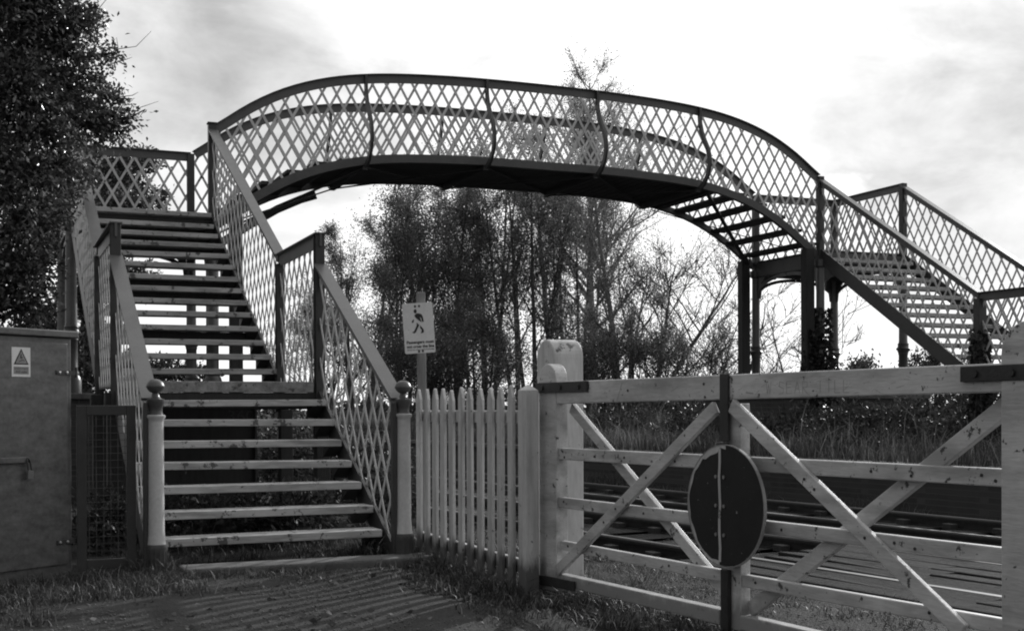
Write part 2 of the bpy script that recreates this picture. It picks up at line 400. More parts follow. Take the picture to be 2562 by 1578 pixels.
TPROF = [(-.011, -.135), (.011, -.135), (.011, -.012), (.058, -.012), (.058, 0), (-.058, 0), (-.058, -.012), (-.011, -.012)]
SPROF = [(-.022, -.10), (.022, -.10), (.022, -.022), (.062, -.022), (.062, 0), (-.062, 0), (-.062, -.022), (-.022, -.022)]
def handrail(pts, prof=TPROF): return MB().sweep(prof, pts).build('handrail', 'rail', fb)
def lattice(o, S, s0, s1, bot, top, pitch=.223, slope=1.76, w=.036, th=.008, phase=0.):
    """flat crossing bars in the vertical plane through o along S; bot/top are heights as functions of s"""
    S = Vector(S); o = Vector(o); N = S.cross(Vector((0, 0, 1))); mb = MB()
    zmin = min(bot(s0), bot(s1)); zmax = max(top(s0), top(s1), top((s0 + s1) / 2))
    run = (zmax - zmin) / slope; ss = np.linspace(s0, s1, 800); B = np.array([bot(x) for x in ss]); T = np.array([top(x) for x in ss])
    for sg, off in ((1, -.0055), (-1, .0055)):
        k0 = math.floor((s0 - run) / pitch) - 1; k1 = math.ceil((s1 + run) / pitch) + 1
        for k in range(k0, k1):
            c = k * pitch + phase
            z = zmin + sg * slope * (ss - c); ins = (z > B) & (z < T)
            if not ins.any(): continue
            i = np.flatnonzero(ins); 
            for seg in np.split(i, np.flatnonzero(np.diff(i) > 1) + 1):
                if len(seg) < 6: continue
                a, b = seg[0], seg[-1]
                mb.bar(o + S * ss[a] + Vector((0, 0, z[a])) + N * off, o + S * ss[b] + Vector((0, 0, z[b])) + N * off, w, th, N)
    return mb.build('lattice_panel', 'lattice', fb)
def post(x, y, z0, z1, sx=.045, sy=.08, flange=True, mat='post_dark'):
    mb = MB().box(x - sx / 2, x + sx / 2, y - sy / 2, y + sy / 2, z0, z1)
    if flange: mb.box(x - .045, x + .045, y + sy / 2 + .002, y + sy / 2 + .016, z0, z1 - .002); mb.box(x - .045, x + .045, y - sy / 2 - .016, y - sy / 2 - .002, z0, z1 - .004)
    return mb.build('rail_post', mat, fb, None, .004)

def tread(x0, x1, y, z, dep=.27, th=.062, mat='tread'):
    mb = MB(); j = random.uniform(-.006, .006)
    a, b, t1, t2 = x0 + random.uniform(-.02, .015), x1 + random.uniform(-.02, .02), random.uniform(-.009, .006), random.uniform(-.009, .006)
    mb.add([(a, y + j, z - th + t1), (b, y - j, z - th + t2), (a, y + dep, z - th + t1), (b, y + dep, z - th + t2), (a, y + j, z + t1), (b, y - j, z + t2), (a, y + dep, z + t1), (b, y + dep, z + t2)], [(0, 2, 3, 1), (4, 5, 7, 6), (0, 1, 5, 4), (2, 6, 7, 3), (0, 4, 6, 2), (1, 3, 7, 5)])
    return mb.build('tread', mat, fb, None, .007)
for i in range(7): tread(1.19, 3.055, Y0 + i * G1, Z1 + i * RS)
for j in range(13): tread(1.19, 3.055, Y0 + 7 * G1 + 1.82 + j * G2, ZL + (j + 1) * RS)
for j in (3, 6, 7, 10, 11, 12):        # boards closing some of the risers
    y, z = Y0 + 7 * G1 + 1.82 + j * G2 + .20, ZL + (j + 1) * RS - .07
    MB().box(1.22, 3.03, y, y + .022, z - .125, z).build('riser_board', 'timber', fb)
# half landing
MB().box(1.19, 3.02, YP1 - .03, YP1 + .10, ZL - .105, ZL).build('landing_edge', 'slab', fb, None, .008)
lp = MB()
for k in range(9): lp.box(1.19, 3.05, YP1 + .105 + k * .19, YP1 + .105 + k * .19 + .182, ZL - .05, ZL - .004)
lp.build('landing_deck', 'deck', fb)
for y in (YP1 + .06, YP2 - .12): MB().box(1.06, 3.2, y - .07, y + .07, ZL - .27, ZL - .107).build('landing_beam', 'timber', fb, None, .01)
for x in (1.15, 3.12):
    for y in (YP1 + .06, YP2 - .12): MB().box(x - .07, x + .07, y - .069, y + .069, GZ - .1, ZL - .272).build('landing_leg', 'timber', fb, None, .01)
# stringers
def stringer(x, ya, za, yb, zb, dep=.24, th=.03):
    mb = MB(); mb.prism([(ya, za), (yb, zb), (yb, zb - dep), (ya, za - dep)], (x - th / 2, 0, 0), (0, 1, 0), (0, 0, 1), (1, 0, 0), th)
    return mb.build('stringer', 'post_dark', fb)
for x in (XL + .005, XR - .01):
    stringer(x, Y0 - .18, Z1 - .11, YP1 + .02, ZL - .06)
    stringer(x, YP2 - .1, ZL - .02, YA, ZT + .02, .26)
# brackets under treads
for x, sgn in ((XL + .03, 1), (XR - .035, -1)):
    for i in range(7):
        mb = MB(); y, z = Y0 + i * G1, Z1 + i * RS - .062; mb.prism([(y + .02, z), (y + .26, z), (y + .26, z - .11)], (x, 0, 0), (0, 1, 0), (0, 0, 1), (sgn, 0, 0), .12); mb.build('tread_bracket', 'post_dark', fb)
    for i in range(13):
        mb = MB(); y, z = Y0 + 7 * G1 + 1.82 + i * G2, ZL + (i + 1) * RS - .062; mb.prism([(y + .02, z), (y + .26, z), (y + .26, z - .11)], (x, 0, 0), (0, 1, 0), (0, 0, 1), (sgn, 0, 0), .12); mb.build('tread_bracket', 'post_dark', fb)
# newels
def newel(x, y, lean=0.):
    mb = MB(); o = GZ
    shaft = [(-1.0, .071), (-.97, .068), (-.9, .062), (-.10, .058), (-.075, .06), (-.06, .072), (-.045, .072), (-.04, .058)]
    r = MB().lathe(x, y, shaft, 28).build('newel_post', 'newel', fb, 40)
    MB().lathe(x, y, [(GZ - .05, .082), (-1.06, .080), (-1.03, .084), (-1.002, .078)], 28, 1, (GZ - .1, -1.05)).build('plinth', 'newel_dark', r, 30)
    MB().lathe(x, y, [(-.038, .055), (-.02, .05), (.015, .052), (.05, .066), (.075, .066), (.08, .045), (.095, .03), (.115, .026)], 28).build('cap', 'newel_dark', r, 40)
    ball = [(.115, .026)] + [(.172 + .056 * math.sin(a) * (.96), .064 * math.cos(a) + (.004 if abs(a) < .12 else 0)) for a in np.linspace(-1.25, 1.5, 18)]
    MB().lathe(x, y, ball, 28).build('finial', 'rail', r, 50)
    r.rotation_euler = (0, lean, 0)
    return r
newel(XR + .03, 9.63); newel(1.195, 9.63)
for x in (XR - .05, 1.12): MB().box(x - .016, x + .016, 9.60, 9.665, GZ - .05, .05).build('rail_post', 'post_dark', fb, None, .004)
# stair handrails: lower flight, half landing, upper flight
for x in (XL, XR):
    post(x, YP1 + .02, ZL - .3, ZP, .05, .085); post(x, YP2, ZL - .3, ZP - .11, .05, .07)
    handrail([(x, 9.66, .085), (x, YP1 - .03, 1.43)], SPROF)
    handrail([(x, YP1 - .06, ZP), (x, YP2 + .03, ZP - .01)])
    handrail([(x, YP2 - .02, ZP - .005), (x, YA - .02, ZA - .03)], SPROF)
    sl = (1.43 - .085) / (YP1 - .03 - 9.66)
    lattice((x, 0, 0), (0, 1, 0), 9.70, YP1 - .03, lambda s: Z1 - .17 + (s - Y0) * RS / G1, lambda s: .085 - .1 + (s - 9.66) * sl, .25, 1.55, .032)
    lattice((x, 0, 0), (0, 1, 0), YP1 + .07, YP2 - .04, lambda s: ZL - .05, lambda s: ZP - .12, .235, 1.65, .032)
    su = (ZA - ZP) / (YA - YP2)
    lattice((x, 0, 0), (0, 1, 0), YP2 + .04, YA - .03, lambda s: ZL + .0 + (s - YP2) * (ZT - ZL + .03) / (YA - YP2), lambda s: ZP - .09 + (s - YP2) * su, .235, 1.65, .032)
# top landing, near side
def top_landing(xa, xb, open_x):
    d = MB()
    for k in range(10): d.box(xa + .03, xb - .03, YA + .02 + k * .2, YA + .02 + k * .2 + .19, ZT - .055, ZT)
    d.build('landing_deck', 'deck', fb)
    b = MB()
    for y in (YA, YB): b.box(xa - .06, xb + .06, y - .045, y + .045, ZT - .30, ZT - .058)
    for x in (xa, xb): b.box(x - .045, x + .045, YA + .047, YB - .047, ZT - .298, ZT - .06)
    b.build('landing_beam', 'girder', fb)
    other = xa if open_x == xb else xb
    handrail([(xa, YB, ZA), (xb, YB, ZA)]); handrail([(other, YA - .02, ZA), (other, YB + .05, ZA)])
    lattice((0, YB, 0), (1, 0, 0), xa + .05, xb - .05, lambda s: ZT - .02, lambda s: ZA - .12)
    lattice((other, 0, 0), (0, 1, 0), YA + .05, YB - .05, lambda s: ZT - .02, lambda s: ZA - .12)
    for x in (xa, xb):
        for y in (YA, YB):
            pb = MB().box(x - .055, x + .055, y - .055, y + .055, ZT - .3, ZA + (.03 if y == YA and x in (XL, XR) else .004 if y == YA else -.02))
            if y == YA and x == XR: pb.box(x - .07, x + .07, y - .07, y + .06, ZA + .032, ZA + .055)
            pb.build('rail_post', 'post_dark', fb, None, .006)
top_landing(XL, XR, XR); top_landing(X2, X3, X2)
tread(1.19, 3.055, YA - .25, ZT, .28); 
# columns and spandrel brackets
def column(x, y):
    c = MB().lathe(x, y, [(1.16, .083), (1.2, .078), (2.0, .074), (2.46, .072)], 24).build('column', 'column', fb, 40)
    MB().lathe(x, y, [(.98, .088), (1.0, .10), (1.02, .102), (1.035, .122), (1.06, .128), (1.075, .112), (1.09, .10), (1.12, .095), (1.14, .102), (1.155, .094), (1.159, .082)], 24).build('ring', 'column_dark', c, 40)
    MB().lathe(x, y, [(.225, .13), (.40, .13), (.42, .122), (.45, .115), (.475, .098), (.50, .105), (.515, .09), (.54, .082), (.94, .082), (.965, .092), (.979, .09)], 24, 1, (.53, .95)).build('pedestal', 'column_dark', c, 35)
    MB().lathe(x, y, [(2.461, .072), (2.47, .085), (2.49, .09), (2.5, .075), (2.56, .082), (2.60, .105), (ZT - .301, .11)], 24).build('capital', 'column_dark', c, 35)
    return c
def spandrel(p, d, L):
    """openwork quarter-arch bracket springing from a column head"""
    mb = MB(); p, d = Vector(p), Vector(d); N = d.cross(Vector((0, 0, 1)))
    z0, z1 = 2.12, 2.42
    arc = [(.075 + (L - .075) * (1 - math.cos(a)) , z0 + (z1 - z0) * math.sin(a)) for a in np.linspace(0, math.pi / 2, 12)]
    inner = [(s, z) for s, z in arc]
    outer = [(max(.075, s - .02), z + .06) for s, z in arc]
    for i in range(11):
        mb.prism([inner[i], inner[i + 1], outer[i + 1], outer[i]], p - N * .012, d, (0, 0, 1), N, .024)
    mb.prism([(.075, z0 - .06), (.11, z0 - .05), (.13, z0 + .1), (.2, z0 + .235), (.30, z0 + .315), (.30, ZT - .302), (.075, ZT - .302)], p - N * .011, d, (0, 0, 1), N, .022)
    mb.prism([(.30, 2.56), (L, 2.50), (L, 2.53), (.30, 2.60)], p - N * .010, d, (0, 0, 1), N, .02)
    for s in (.42, L - .04):
        ring = [(s + .045 * math.cos(a), 2.485 + .035 * math.sin(a)) for a in np.linspace(0, 2 * math.pi, 13)]
        ri = [(s + .022 * math.cos(a), 2.485 + .017 * math.sin(a)) for a in np.linspace(0, 2 * math.pi, 13)]
        for i in range(12): mb.prism([ring[i], ring[i + 1], ri[i + 1], ri[i]], p - N * .009, d, (0, 0, 1), N, .018)
    mb.build('spandrel_bracket', 'column_dark', fb)
for xa, xb in ((XL, XR), (X2, X3)):
    for x in (xa, xb):
        for y in (YA, YB): column(x, y)
    L = (xb - xa) / 2 - .002; LY = (YB - YA) / 2 - .002
    for y in (YA, YB): spandrel((xa, y, 0), (1, 0, 0), L); spandrel((xb, y, 0), (-1, 0, 0), L)
    for x in (xa, xb): spandrel((x, YA, 0), (0, 1, 0), LY); spandrel((x, YB, 0), (0, -1, 0), LY)
# the arched span
XC = (XR + X2) / 2
TD = [0, .9, 1.7, 2.4, 2.9, 3.45, 4.0, 4.45, 4.85, 5.1, 5.3, 5.5]; TZ = [5.17, 5.165, 5.145, 5.108, 5.063, 4.98, 4.83, 4.645, 4.41, 4.235, 4.07, 3.86]
BD = [0, 1., 1.7, 2.4, 2.9, 3.4, 3.9, 4.25, 4.6, 4.85, 5.2, 5.3, 5.5]; BZ = [3.942, 3.945, 3.925, 3.89, 3.84, 3.74, 3.59, 3.43, 3.23, 3.07, 2.79, 2.70, 2.5]
_d = np.linspace(0, 5.5, 221)
def smooth_curve(a, b):
    z = np.interp(np.abs(np.linspace(-5.5, 5.5, 441)), a, b); k = np.ones(25) / 25
    zz = np.convolve(np.pad(z, 12, 'edge'), k, 'valid'); zz = np.convolve(np.pad(zz, 12, 'edge'), k, 'valid'); return zz[220:]
_t, _b = smooth_curve(TD, TZ), smooth_curve(BD, BZ)
def ztop(x): return float(np.interp(abs(x - XC), _d, _t))
def zbot(x): return float(np.interp(abs(x - XC), _d, _b))
BPROF = [(-.010, -.125), (-.010, 0), (.010, 0), (.010, -.113), (.075, -.113), (.075, -.125)]
xs_ = np.linspace(XR + .03, X2 - .03, 64)
STX = (5.38, 7.344, 9.281, 11.215)
for y, side in ((YA, -1), (YB, 1)):
    handrail([(x, y, ztop(x)) for x in xs_])
    MB().sweep(BPROF if side > 0 else [(-a, b) for a, b in BPROF], [(x, y, zbot(x)) for x in xs_]).build('girder_chord', 'girder', fb)
    lattice((0, y, 0), (1, 0, 0), XR + .05, X2 - .05, lambda s: zbot(s) - .03, lambda s: ztop(s) - .10, .223, 1.78, .037, .008, .03)
    for sx in STX:
        zt, zb_ = ztop(sx), zbot(sx); h = zt - zb_
        prof = [(.03, zt - .015), (.035, zt - .15), (.05, zt - .28), (.10, zt - .44), (.19, zt - .60), (.285, zt - .74), (.34, zt - .88), (.345, zt - 1.02), (.29, zt - 1.18), (.18, zt - 1.30), (.03, zt - 1.375)]
        pts = [(sx, y + side * a, z) for a, z in prof]
        MB().sweep([(-.04, -.02), (.04, -.02), (.04, .02), (-.04, .02)], pts, (1, 0, 0)).build('stanchion', 'post_dark', fb, 60)
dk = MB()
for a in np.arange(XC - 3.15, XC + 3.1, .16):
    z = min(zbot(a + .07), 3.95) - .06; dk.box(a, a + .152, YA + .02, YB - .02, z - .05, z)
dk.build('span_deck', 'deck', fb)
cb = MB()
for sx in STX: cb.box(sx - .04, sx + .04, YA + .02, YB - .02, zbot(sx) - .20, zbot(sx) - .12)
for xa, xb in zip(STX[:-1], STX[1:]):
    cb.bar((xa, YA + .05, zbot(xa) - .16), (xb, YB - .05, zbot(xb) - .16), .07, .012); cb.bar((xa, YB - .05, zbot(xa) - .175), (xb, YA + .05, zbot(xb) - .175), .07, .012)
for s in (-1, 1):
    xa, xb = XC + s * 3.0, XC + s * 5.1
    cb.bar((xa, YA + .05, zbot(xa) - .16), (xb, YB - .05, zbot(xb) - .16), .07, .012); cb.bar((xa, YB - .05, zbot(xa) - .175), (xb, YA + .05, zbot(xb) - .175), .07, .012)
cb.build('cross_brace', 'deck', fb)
for y in (YA, YB):
    MB().sweep([(-.03, -.13), (.03, -.13), (.03, 0), (-.03, 0)], [(XR + .44, y, 2.72), (XR + .9, y, 3.03), (XR + 1.35, y, 3.31), (XR + 1.75, y, 3.50), (XR + 2.0, y, 3.585)]).build('knee_strut', 'deck', fb) if y == YB else None
for s in (-1, 1):
    for dd in (3.25, 3.66, 4.06, 4.44, 4.78, 5.08):
        x = XC + s * dd; z = zbot(x) + (.03 if dd > 3.4 else -.0)
        MB().box(x - .15, x + .15, YA + .015, YB - .015, z - .055, z).build('tread', 'deck', fb, None, .006)
# timber props beneath the span
for x in (XR + .33, X2 - .27):
    for y in (YA, YB):
        MB().box(x - .088, x + .088, y - .088, y + .088, GZ - .4, zbot(x) - .13).build('timber_prop', 'timber', fb, None, .012)
# far stairs, descending towards the viewer
FN, FG = 13, 3.86 / 13
YF2 = 14.53
for i in range(1, FN + 1): tread(X2 + .03, X3 - .03, YA - .03 - i * FG, ZT - i * RS, .26)
FZ = ZT - (FN) * RS
fl = MB()
for k in range(9): fl.box(X2 + .03, X3 - .03, YF2 - .02 - (k + 1) * .2, YF2 - .02 - (k + 1) * .2 + .19, FZ - .05, FZ)
fl.build('landing_deck', 'deck', fb)
for i in range(1, 5): tread(X2 + .03, X3 - .03, YF2 - 1.85 - i * .317, FZ - i * RS, .26)
for x in (X2, X3):
    stringer(x, YA - .04, ZT + .0, YF2, FZ + .0, .27)
    handrail([(x, YA + .02, ZA - .01), (x, YF2 - .02, 1.69)], SPROF); handrail([(x, YF2 + .02, 1.695), (x, YF2 - 1.85, 1.69)])
    handrail([(x, YF2 - 1.85, 1.38), (x, YF2 - 4.3, .05)], SPROF)
    MB().box(x - .075, x + .075, YF2 - .06, YF2 + .06, GZ, 1.60).build('rail_post', 'post_dark', fb, None, .006)
    MB().box(x - .045, x + .045, YF2 - 1.90, YF2 - 1.81, GZ, 1.70).build('rail_post', 'post_dark', fb, None, .006)
    fs = (ZA - 1.69) / (YA - YF2)
    lattice((x, 0, 0), (0, 1, 0), YF2 + .05, YA - .05, lambda s: FZ + .0 + (s - YF2) * (ZT - FZ) / (YA - YF2), lambda s: 1.69 - .09 + (s - YF2) * fs, .222, 1.76, .033)
    lattice((x, 0, 0), (0, 1, 0), YF2 - 1.8, YF2 - .05, lambda s: FZ - .05, lambda s: 1.58, .222, 1.76, .033)
    MB().lathe(x, YF2 - 4.3, [(GZ, .07), (-.05, .06), (.0, .07), (.05, .03), (.11, .06), (.17, .02)], 18).build('newel_post', 'newel', fb, 40)
# brick piers below the columns
for (xa, xb, lab) in ((.92, 3.32, 'brick pier below the near stair columns, behind the steps'), (12.75, 15.85, 'brick pier below the far columns, hung with ivy')):
    pr = thing('brick_pier', ((xa + xb) / 2, 19.4, GZ), lab, 'brick pier', 'brick piers of the footbridge')
    MB().box(xa, xb, YA - .26, YB + .26, GZ - .4, .14).build('brickwork', 'brick', pr)
    MB().box(xa - .04, xb + .04, YA - .30, YB + .30, .142, .224).build('capstone', 'concrete', pr, None, .012)

# ------------------------------------------------------------------ crossing gate
GP = Vector((3.4978, 6.9462, 0)); GT = Vector((.09585, -.9954, 0)); GN = Vector((.9954, .09585, 0))   # GN points away from the viewer
gate = thing('crossing_gate', GP + Vector((0, 0, GZ)), 'white timber level crossing gate with a round dark target disc', 'gate')
def gp(s, z, n=0.): return GP + GT * s + GN * n + Vector((0, 0, z))
def gbar(name, s0, s1, za0, za1, zb0, zb1, n0, n1, mat='gate_white', par=None, bevel=.006):
    mb = MB(); mb.prism([(s0, za0), (s1, zb0), (s1, zb1), (s0, za1)], gp(0, 0, n0), GT, (0, 0, 1), GN, n1 - n0)
    return mb.build(name, mat, par or gate, None, bevel)
def archpost(name, s0, s1, z0, z1, n0, n1, mat, par):
    c, r = (s0 + s1) / 2, (s1 - s0) / 2; rise = r * 1.0
    poly = [(s0, z0), (s1, z0)] + [(c + r * math.cos(a), z1 - rise + rise * math.sin(a)) for a in np.linspace(0, math.pi, 15)]
    return MB().prism(poly, gp(0, 0, n0), GT, (0, 0, 1), GN, n1 - n0).build(name, mat, par, None, .006)
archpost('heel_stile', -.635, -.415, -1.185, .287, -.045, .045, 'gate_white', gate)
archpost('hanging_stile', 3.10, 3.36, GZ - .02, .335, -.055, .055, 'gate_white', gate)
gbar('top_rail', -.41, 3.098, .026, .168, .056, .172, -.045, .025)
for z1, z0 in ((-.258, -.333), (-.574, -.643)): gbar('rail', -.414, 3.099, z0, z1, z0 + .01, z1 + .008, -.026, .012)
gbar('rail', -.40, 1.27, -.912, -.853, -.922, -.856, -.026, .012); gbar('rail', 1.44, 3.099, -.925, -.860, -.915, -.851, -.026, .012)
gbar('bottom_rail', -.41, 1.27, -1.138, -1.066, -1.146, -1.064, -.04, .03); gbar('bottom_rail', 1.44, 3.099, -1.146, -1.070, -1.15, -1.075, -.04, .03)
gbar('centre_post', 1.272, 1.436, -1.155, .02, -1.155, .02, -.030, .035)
def brace(a, b, w, n0, n1):
    a, b = Vector(a), Vector(b); d = (b - a).normalized(); q = Vector((-d.y, d.x)) * w / 2
    poly = [tuple(a + q), tuple(a - q), tuple(b - q), tuple(b + q)]
    MB().prism(poly, gp(0, 0, n0), GT, (0, 0, 1), GN, n1 - n0).build('brace', 'gate_white', gate, None, .005)
brace((-.40, -1.045), (1.25, 0.0), .072, -.056, -.028)
brace((1.385, .01), (2.90, -.93), .075, -.056, -.028)
brace((-.335, .0), (1.27, -1.005), .066, .0145, .05)
brace((3.08, .015), (1.445, -1.045), .078, .0145, .05)
for (s0, s1, z0, z1) in ((-.655, -.012, .098, .164), (2.90, 3.42, .10, .164)):
    st = gbar('iron_strap', s0, s1, z0, z1, z0 + .002, z1 + .003, -.062, -.0465, 'iron', None, .003)
    mb = MB()
    for k in range(3):
        c = s0 + (s1 - s0) * (.15 + .35 * k)
        mb.prism([(c + .016 * math.cos(a), (z0 + z1) / 2 + .016 * math.sin(a)) for a in np.linspace(0, 2 * math.pi, 9)[:-1]], gp(0, 0, -.0635), GT, (0, 0, 1), -GN, .008)
    mb.build('bolt', 'iron', st)
gbar('iron_strap', -.643, -.174, -1.160, -1.096, -1.150, -1.088, -.062, -.0465, 'iron', None, .003)
gbar('iron_strap', 1.302, 1.372, -.178, .176, -.178, .176, -.060, -.0465, 'iron', None, .003)
gbar('drop_bolt', 1.306, 1.366, GZ - .1, -.846, GZ - .1, -.846, -.060, -.036, 'iron', None, .003)
# disc
dc = [(1.392 + .312 * math.cos(a), -.508 + .309 * math.sin(a)) for a in np.linspace(0, 2 * math.pi, 57)[:-1]]
dsc = MB().prism(dc, gp(0, 0, -.098), GT, (0, 0, 1), GN, .012).build('target_disc', 'disc', gate)
mb = MB(); n = 56
for i in range(n):
    a0, a1 = 2 * math.pi * i / n, 2 * math.pi * (i + 1) / n
    mb.prism([(1.392 + r_ * math.cos(a), -.508 + r_ * math.sin(a)) for r_, a in ((.3125, a0), (.317, a0), (.317, a1), (.3125, a1))], gp(0, 0, -.101), GT, (0, 0, 1), GN, .018)
mb.build('rim', 'sign_grey', dsc)
mb = MB(); aa = np.linspace(R(88), R(262), 40)  # pale crescent paints the lit left edge, with bare flaked patch at upper left
for i in range(39):
    w0, w1 = [.006 + .014 * abs(math.sin(a * 3.1) * math.sin(a * 7.3)) + (.022 if R(100) < a < R(128) else 0) for a in (aa[i], aa[i + 1])]
    mb.prism([(1.392 + r_ * math.cos(a), -.508 + r_ * math.sin(a)) for r_, a in ((.311 - w0, aa[i]), (.3115, aa[i]), (.3115, aa[i + 1]), (.311 - w1, aa[i + 1]))], gp(0, 0, -.0995), GT, (0, 0, 1), GN, .0012)
mb.build('lit_flaked_edge', 'white_wood', dsc)
sl = [(1.354 + .004 * math.sin(k * 1.9), -.80 + k * .0735) for k in range(9)]
mb = MB()
for i in range(8):
    (sa, za), (sb, zb_) = sl[i], sl[i + 1]; mb.prism([(sa - .009, za), (sa + .009, za), (sb + .009, zb_), (sb - .009, zb_)], gp(0, 0, -.102), GT, (0, 0, 1), GN, .003)
mb.build('seam_strip', 'post_white', dsc)
mb = MB()
for z in (-.36, -.51, -.66):
    for s in (1.322, 1.388):
        mb.prism([(s + .010 * math.cos(a), z + .010 * math.sin(a)) for a in np.linspace(0, 2 * math.pi, 9)[:-1]], gp(0, 0, -.0985), GT, (0, 0, 1), -GN, .005)
mb.build('bolt', 'bright_steel', dsc)
for (s, z) in ((1.272, -.45),):
    gbar('disc_bracket', 1.32, 1.40, -.70, -.32, -.70, -.32, -.0855, -.031, 'iron', None, .003)
gbar('disc_bracket', 1.306, 1.368, -.26, -.182, -.26, -.182, -.0855, -.047, 'steel_grey', None, .003)
# carved letters on the top rail
mb = MB()
def stroke(pts, w=.0035):
    for (a, b), (c, d) in zip(pts[:-1], pts[1:]):
        v = Vector((c - a, d - b)); q = Vector((-v.y, v.x)).normalized() * w / 2
        mb.prism([(a + q.x, b + q.y), (a - q.x, b - q.y), (c - q.x, d - q.y), (c + q.x, d + q.y)], gp(0, 0, -.0456), GT, (0, 0, 1), GN, .0012)
h0, h1 = .066, .125
LET = {'W': [[(0, 1), (.25, 0), (.5, .8), (.75, 0), (1, 1)]], 'S': [[(1, .9), (.2, 1), (.1, .6), (.9, .45), (.9, .05), (0, 0)]], 'E': [[(1, 1), (0, 1), (0, 0), (1, 0)], [(0, .5), (.8, .5)]],
       'A': [[(0, 0), (.5, 1), (1, 0)], [(.2, .4), (.8, .4)]], 'R': [[(0, 0), (0, 1), (.9, .9), (.8, .5), (0, .5), (.9, 0)]], 'I': [[(.5, 0), (.5, 1)]], 'T': [[(0, 1), (1, 1)], [(.5, 1), (.5, 0)]], 'L': [[(0, 1), (0, 0), (1, 0)]], '.': [[(0, 0), (.1, .1)]]}
s = 1.66
for ch in 'W.SEAR ITLL':
    if ch == ' ': s += .045; continue
    wd = .012 if ch == '.' else .034
    for pl in LET[ch]: stroke([(s + a * wd * 1.1, h0 + b * (h1 - h0)) for a, b in pl])
    s += wd + .024
for k in range(26):
    a = random.uniform(1.42, 2.6); b = random.uniform(.06, .15); an = random.uniform(-.5, .7); l = random.uniform(.015, .05); stroke([(a, b), (a + l * math.cos(an), b + l * math.sin(an))], .002)
stroke([(1.50, .075), (1.56, .070)], .007); stroke([(.30, .04), (.335, .10), (.36, .15)], .006); stroke([(.85, .09), (.92, .115)], .004)
mb.build('carved_lettering', 'scratch', gate)

for (s, z, n_) in ((-.36, -.28, -.026), (-.34, -.315, -.026), (.02, -.30, -.026), (.35, -.295, -.026), (.86, -.30, -.026), (1.9, -.285, -.026), (2.36, -.29, -.026), (2.60, -.30, -.026), (2.98, -.28, -.026), (3.05, -.30, -.026),
                 (-.35, -.60, -.026), (.55, -.61, -.026), (1.75, -.605, -.026), (2.5, -.60, -.026), (2.62, -.615, -.026), (-.3, -.88, -.026), (.8, -.885, -.026), (1.55, -.89, -.026), (2.7, -.88, -.026),
                 (.17, -.69, -.056), (.62, -.40, -.056), (.30, -.60, -.056), (1.95, -.345, -.056), (2.02, -.39, -.056), (2.35, -.59, -.056), (.42, .10, -.045), (1.16, .055, -.045), (1.15, .125, -.045)):
    MB().prism([(s + .0075 * math.cos(a), z + .0075 * math.sin(a)) for a in np.linspace(0, 2 * math.pi, 9)[:-1]], gp(0, 0, n_ - .0004), GT, (0, 0, 1), -GN, .003).build('nail', 'iron', gate)
# the post the gate shuts against
gpost = MB()
poly = [(7.57, GZ - .1), (7.85, GZ - .1)] + [(7.71 + .14 * math.cos(a), .335 + .125 * math.sin(a)) for a in np.linspace(0, math.pi, 17)]
gpost.prism(poly, (3.50, 0, 0), (0, 1, 0), (0, 0, 1), (1, 0, 0), .22)
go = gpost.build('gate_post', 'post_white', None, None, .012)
tag(go, 'stout white timber gate post with a rounded top', 'gate post')

# ------------------------------------------------------------------ picket fence
fence = thing('picket_fence', (3.28, 8.6, GZ), 'short white picket fence between stairs and gate post', 'fence')
for i in range(12):
    y1 = 9.745 - .1925 * i + random.uniform(-.008, .008); w = random.uniform(.088, .1); tp = .15 + random.uniform(-.012, .012); ln = random.uniform(-.012, .012)
    if i == 11: y1 -= .0
    poly = [(y1 - w, GZ - .06), (y1, GZ - .06), (y1 + ln, tp - .085), (y1 - w * .36 + ln, tp - .012), (y1 - w * .5 + ln, tp), (y1 - w * .64 + ln, tp - .012), (y1 - w + ln, tp - .085)]
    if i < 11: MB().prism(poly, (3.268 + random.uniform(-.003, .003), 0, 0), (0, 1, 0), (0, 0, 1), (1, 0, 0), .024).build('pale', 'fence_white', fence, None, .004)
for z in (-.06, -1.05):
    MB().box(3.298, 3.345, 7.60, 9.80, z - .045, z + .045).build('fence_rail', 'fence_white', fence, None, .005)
mb = MB().box(3.25, 3.347, 7.475, 7.60, GZ - .06, .115)
mb.add([(3.25, 7.475, .1152), (3.347, 7.475, .1152), (3.347, 7.60, .1152), (3.25, 7.60, .1152), (3.2985, 7.5375, .158)], [(0, 1, 4), (1, 2, 4), (2, 3, 4), (3, 0, 4)])
mb.build('end_post', 'fence_white', fence, None, .006)

# ------------------------------------------------------------------ warning sign
sg = thing('warning_sign', (3.385, 9.90, GZ), 'white pedestrian warning sign on a grey post behind the fence', 'sign')
AZ = R(23 - 6); SX = Vector((math.cos(AZ), -math.sin(AZ), 0)); SNn = Vector((-math.sin(AZ), -math.cos(AZ), 0)) # SNn faces viewer
a0, a1 = Vector((3.395, 9.93, GZ - .1)), Vector((3.370, 9.915, .965))
mb = MB(); mb.obox(a0 - SX * .037, SX * .074, -SNn * .07, a1 - a0); mb.build('sign_post', 'grey_timber', sg, None, .006)
ti = R(3.6); BX = SX * math.cos(ti) + Vector((0, 0, 1)) * math.sin(ti); BY = Vector((0, 0, 1)) * math.cos(ti) - SX * math.sin(ti)
BC = Vector((3.335, 9.868, .662)) + SNn * .012
W2, H2 = .126, .207
rc = []
for cx_, cy_, a_ in ((1, 1, 0), (-1, 1, 90), (-1, -1, 180), (1, -1, 270)):
    for k in range(5):
        an = R(a_ + k * 22.5); rc.append((cx_ * (W2 - .012) + .012 * math.cos(an), cy_ * (H2 - .012) + .012 * math.sin(an)))
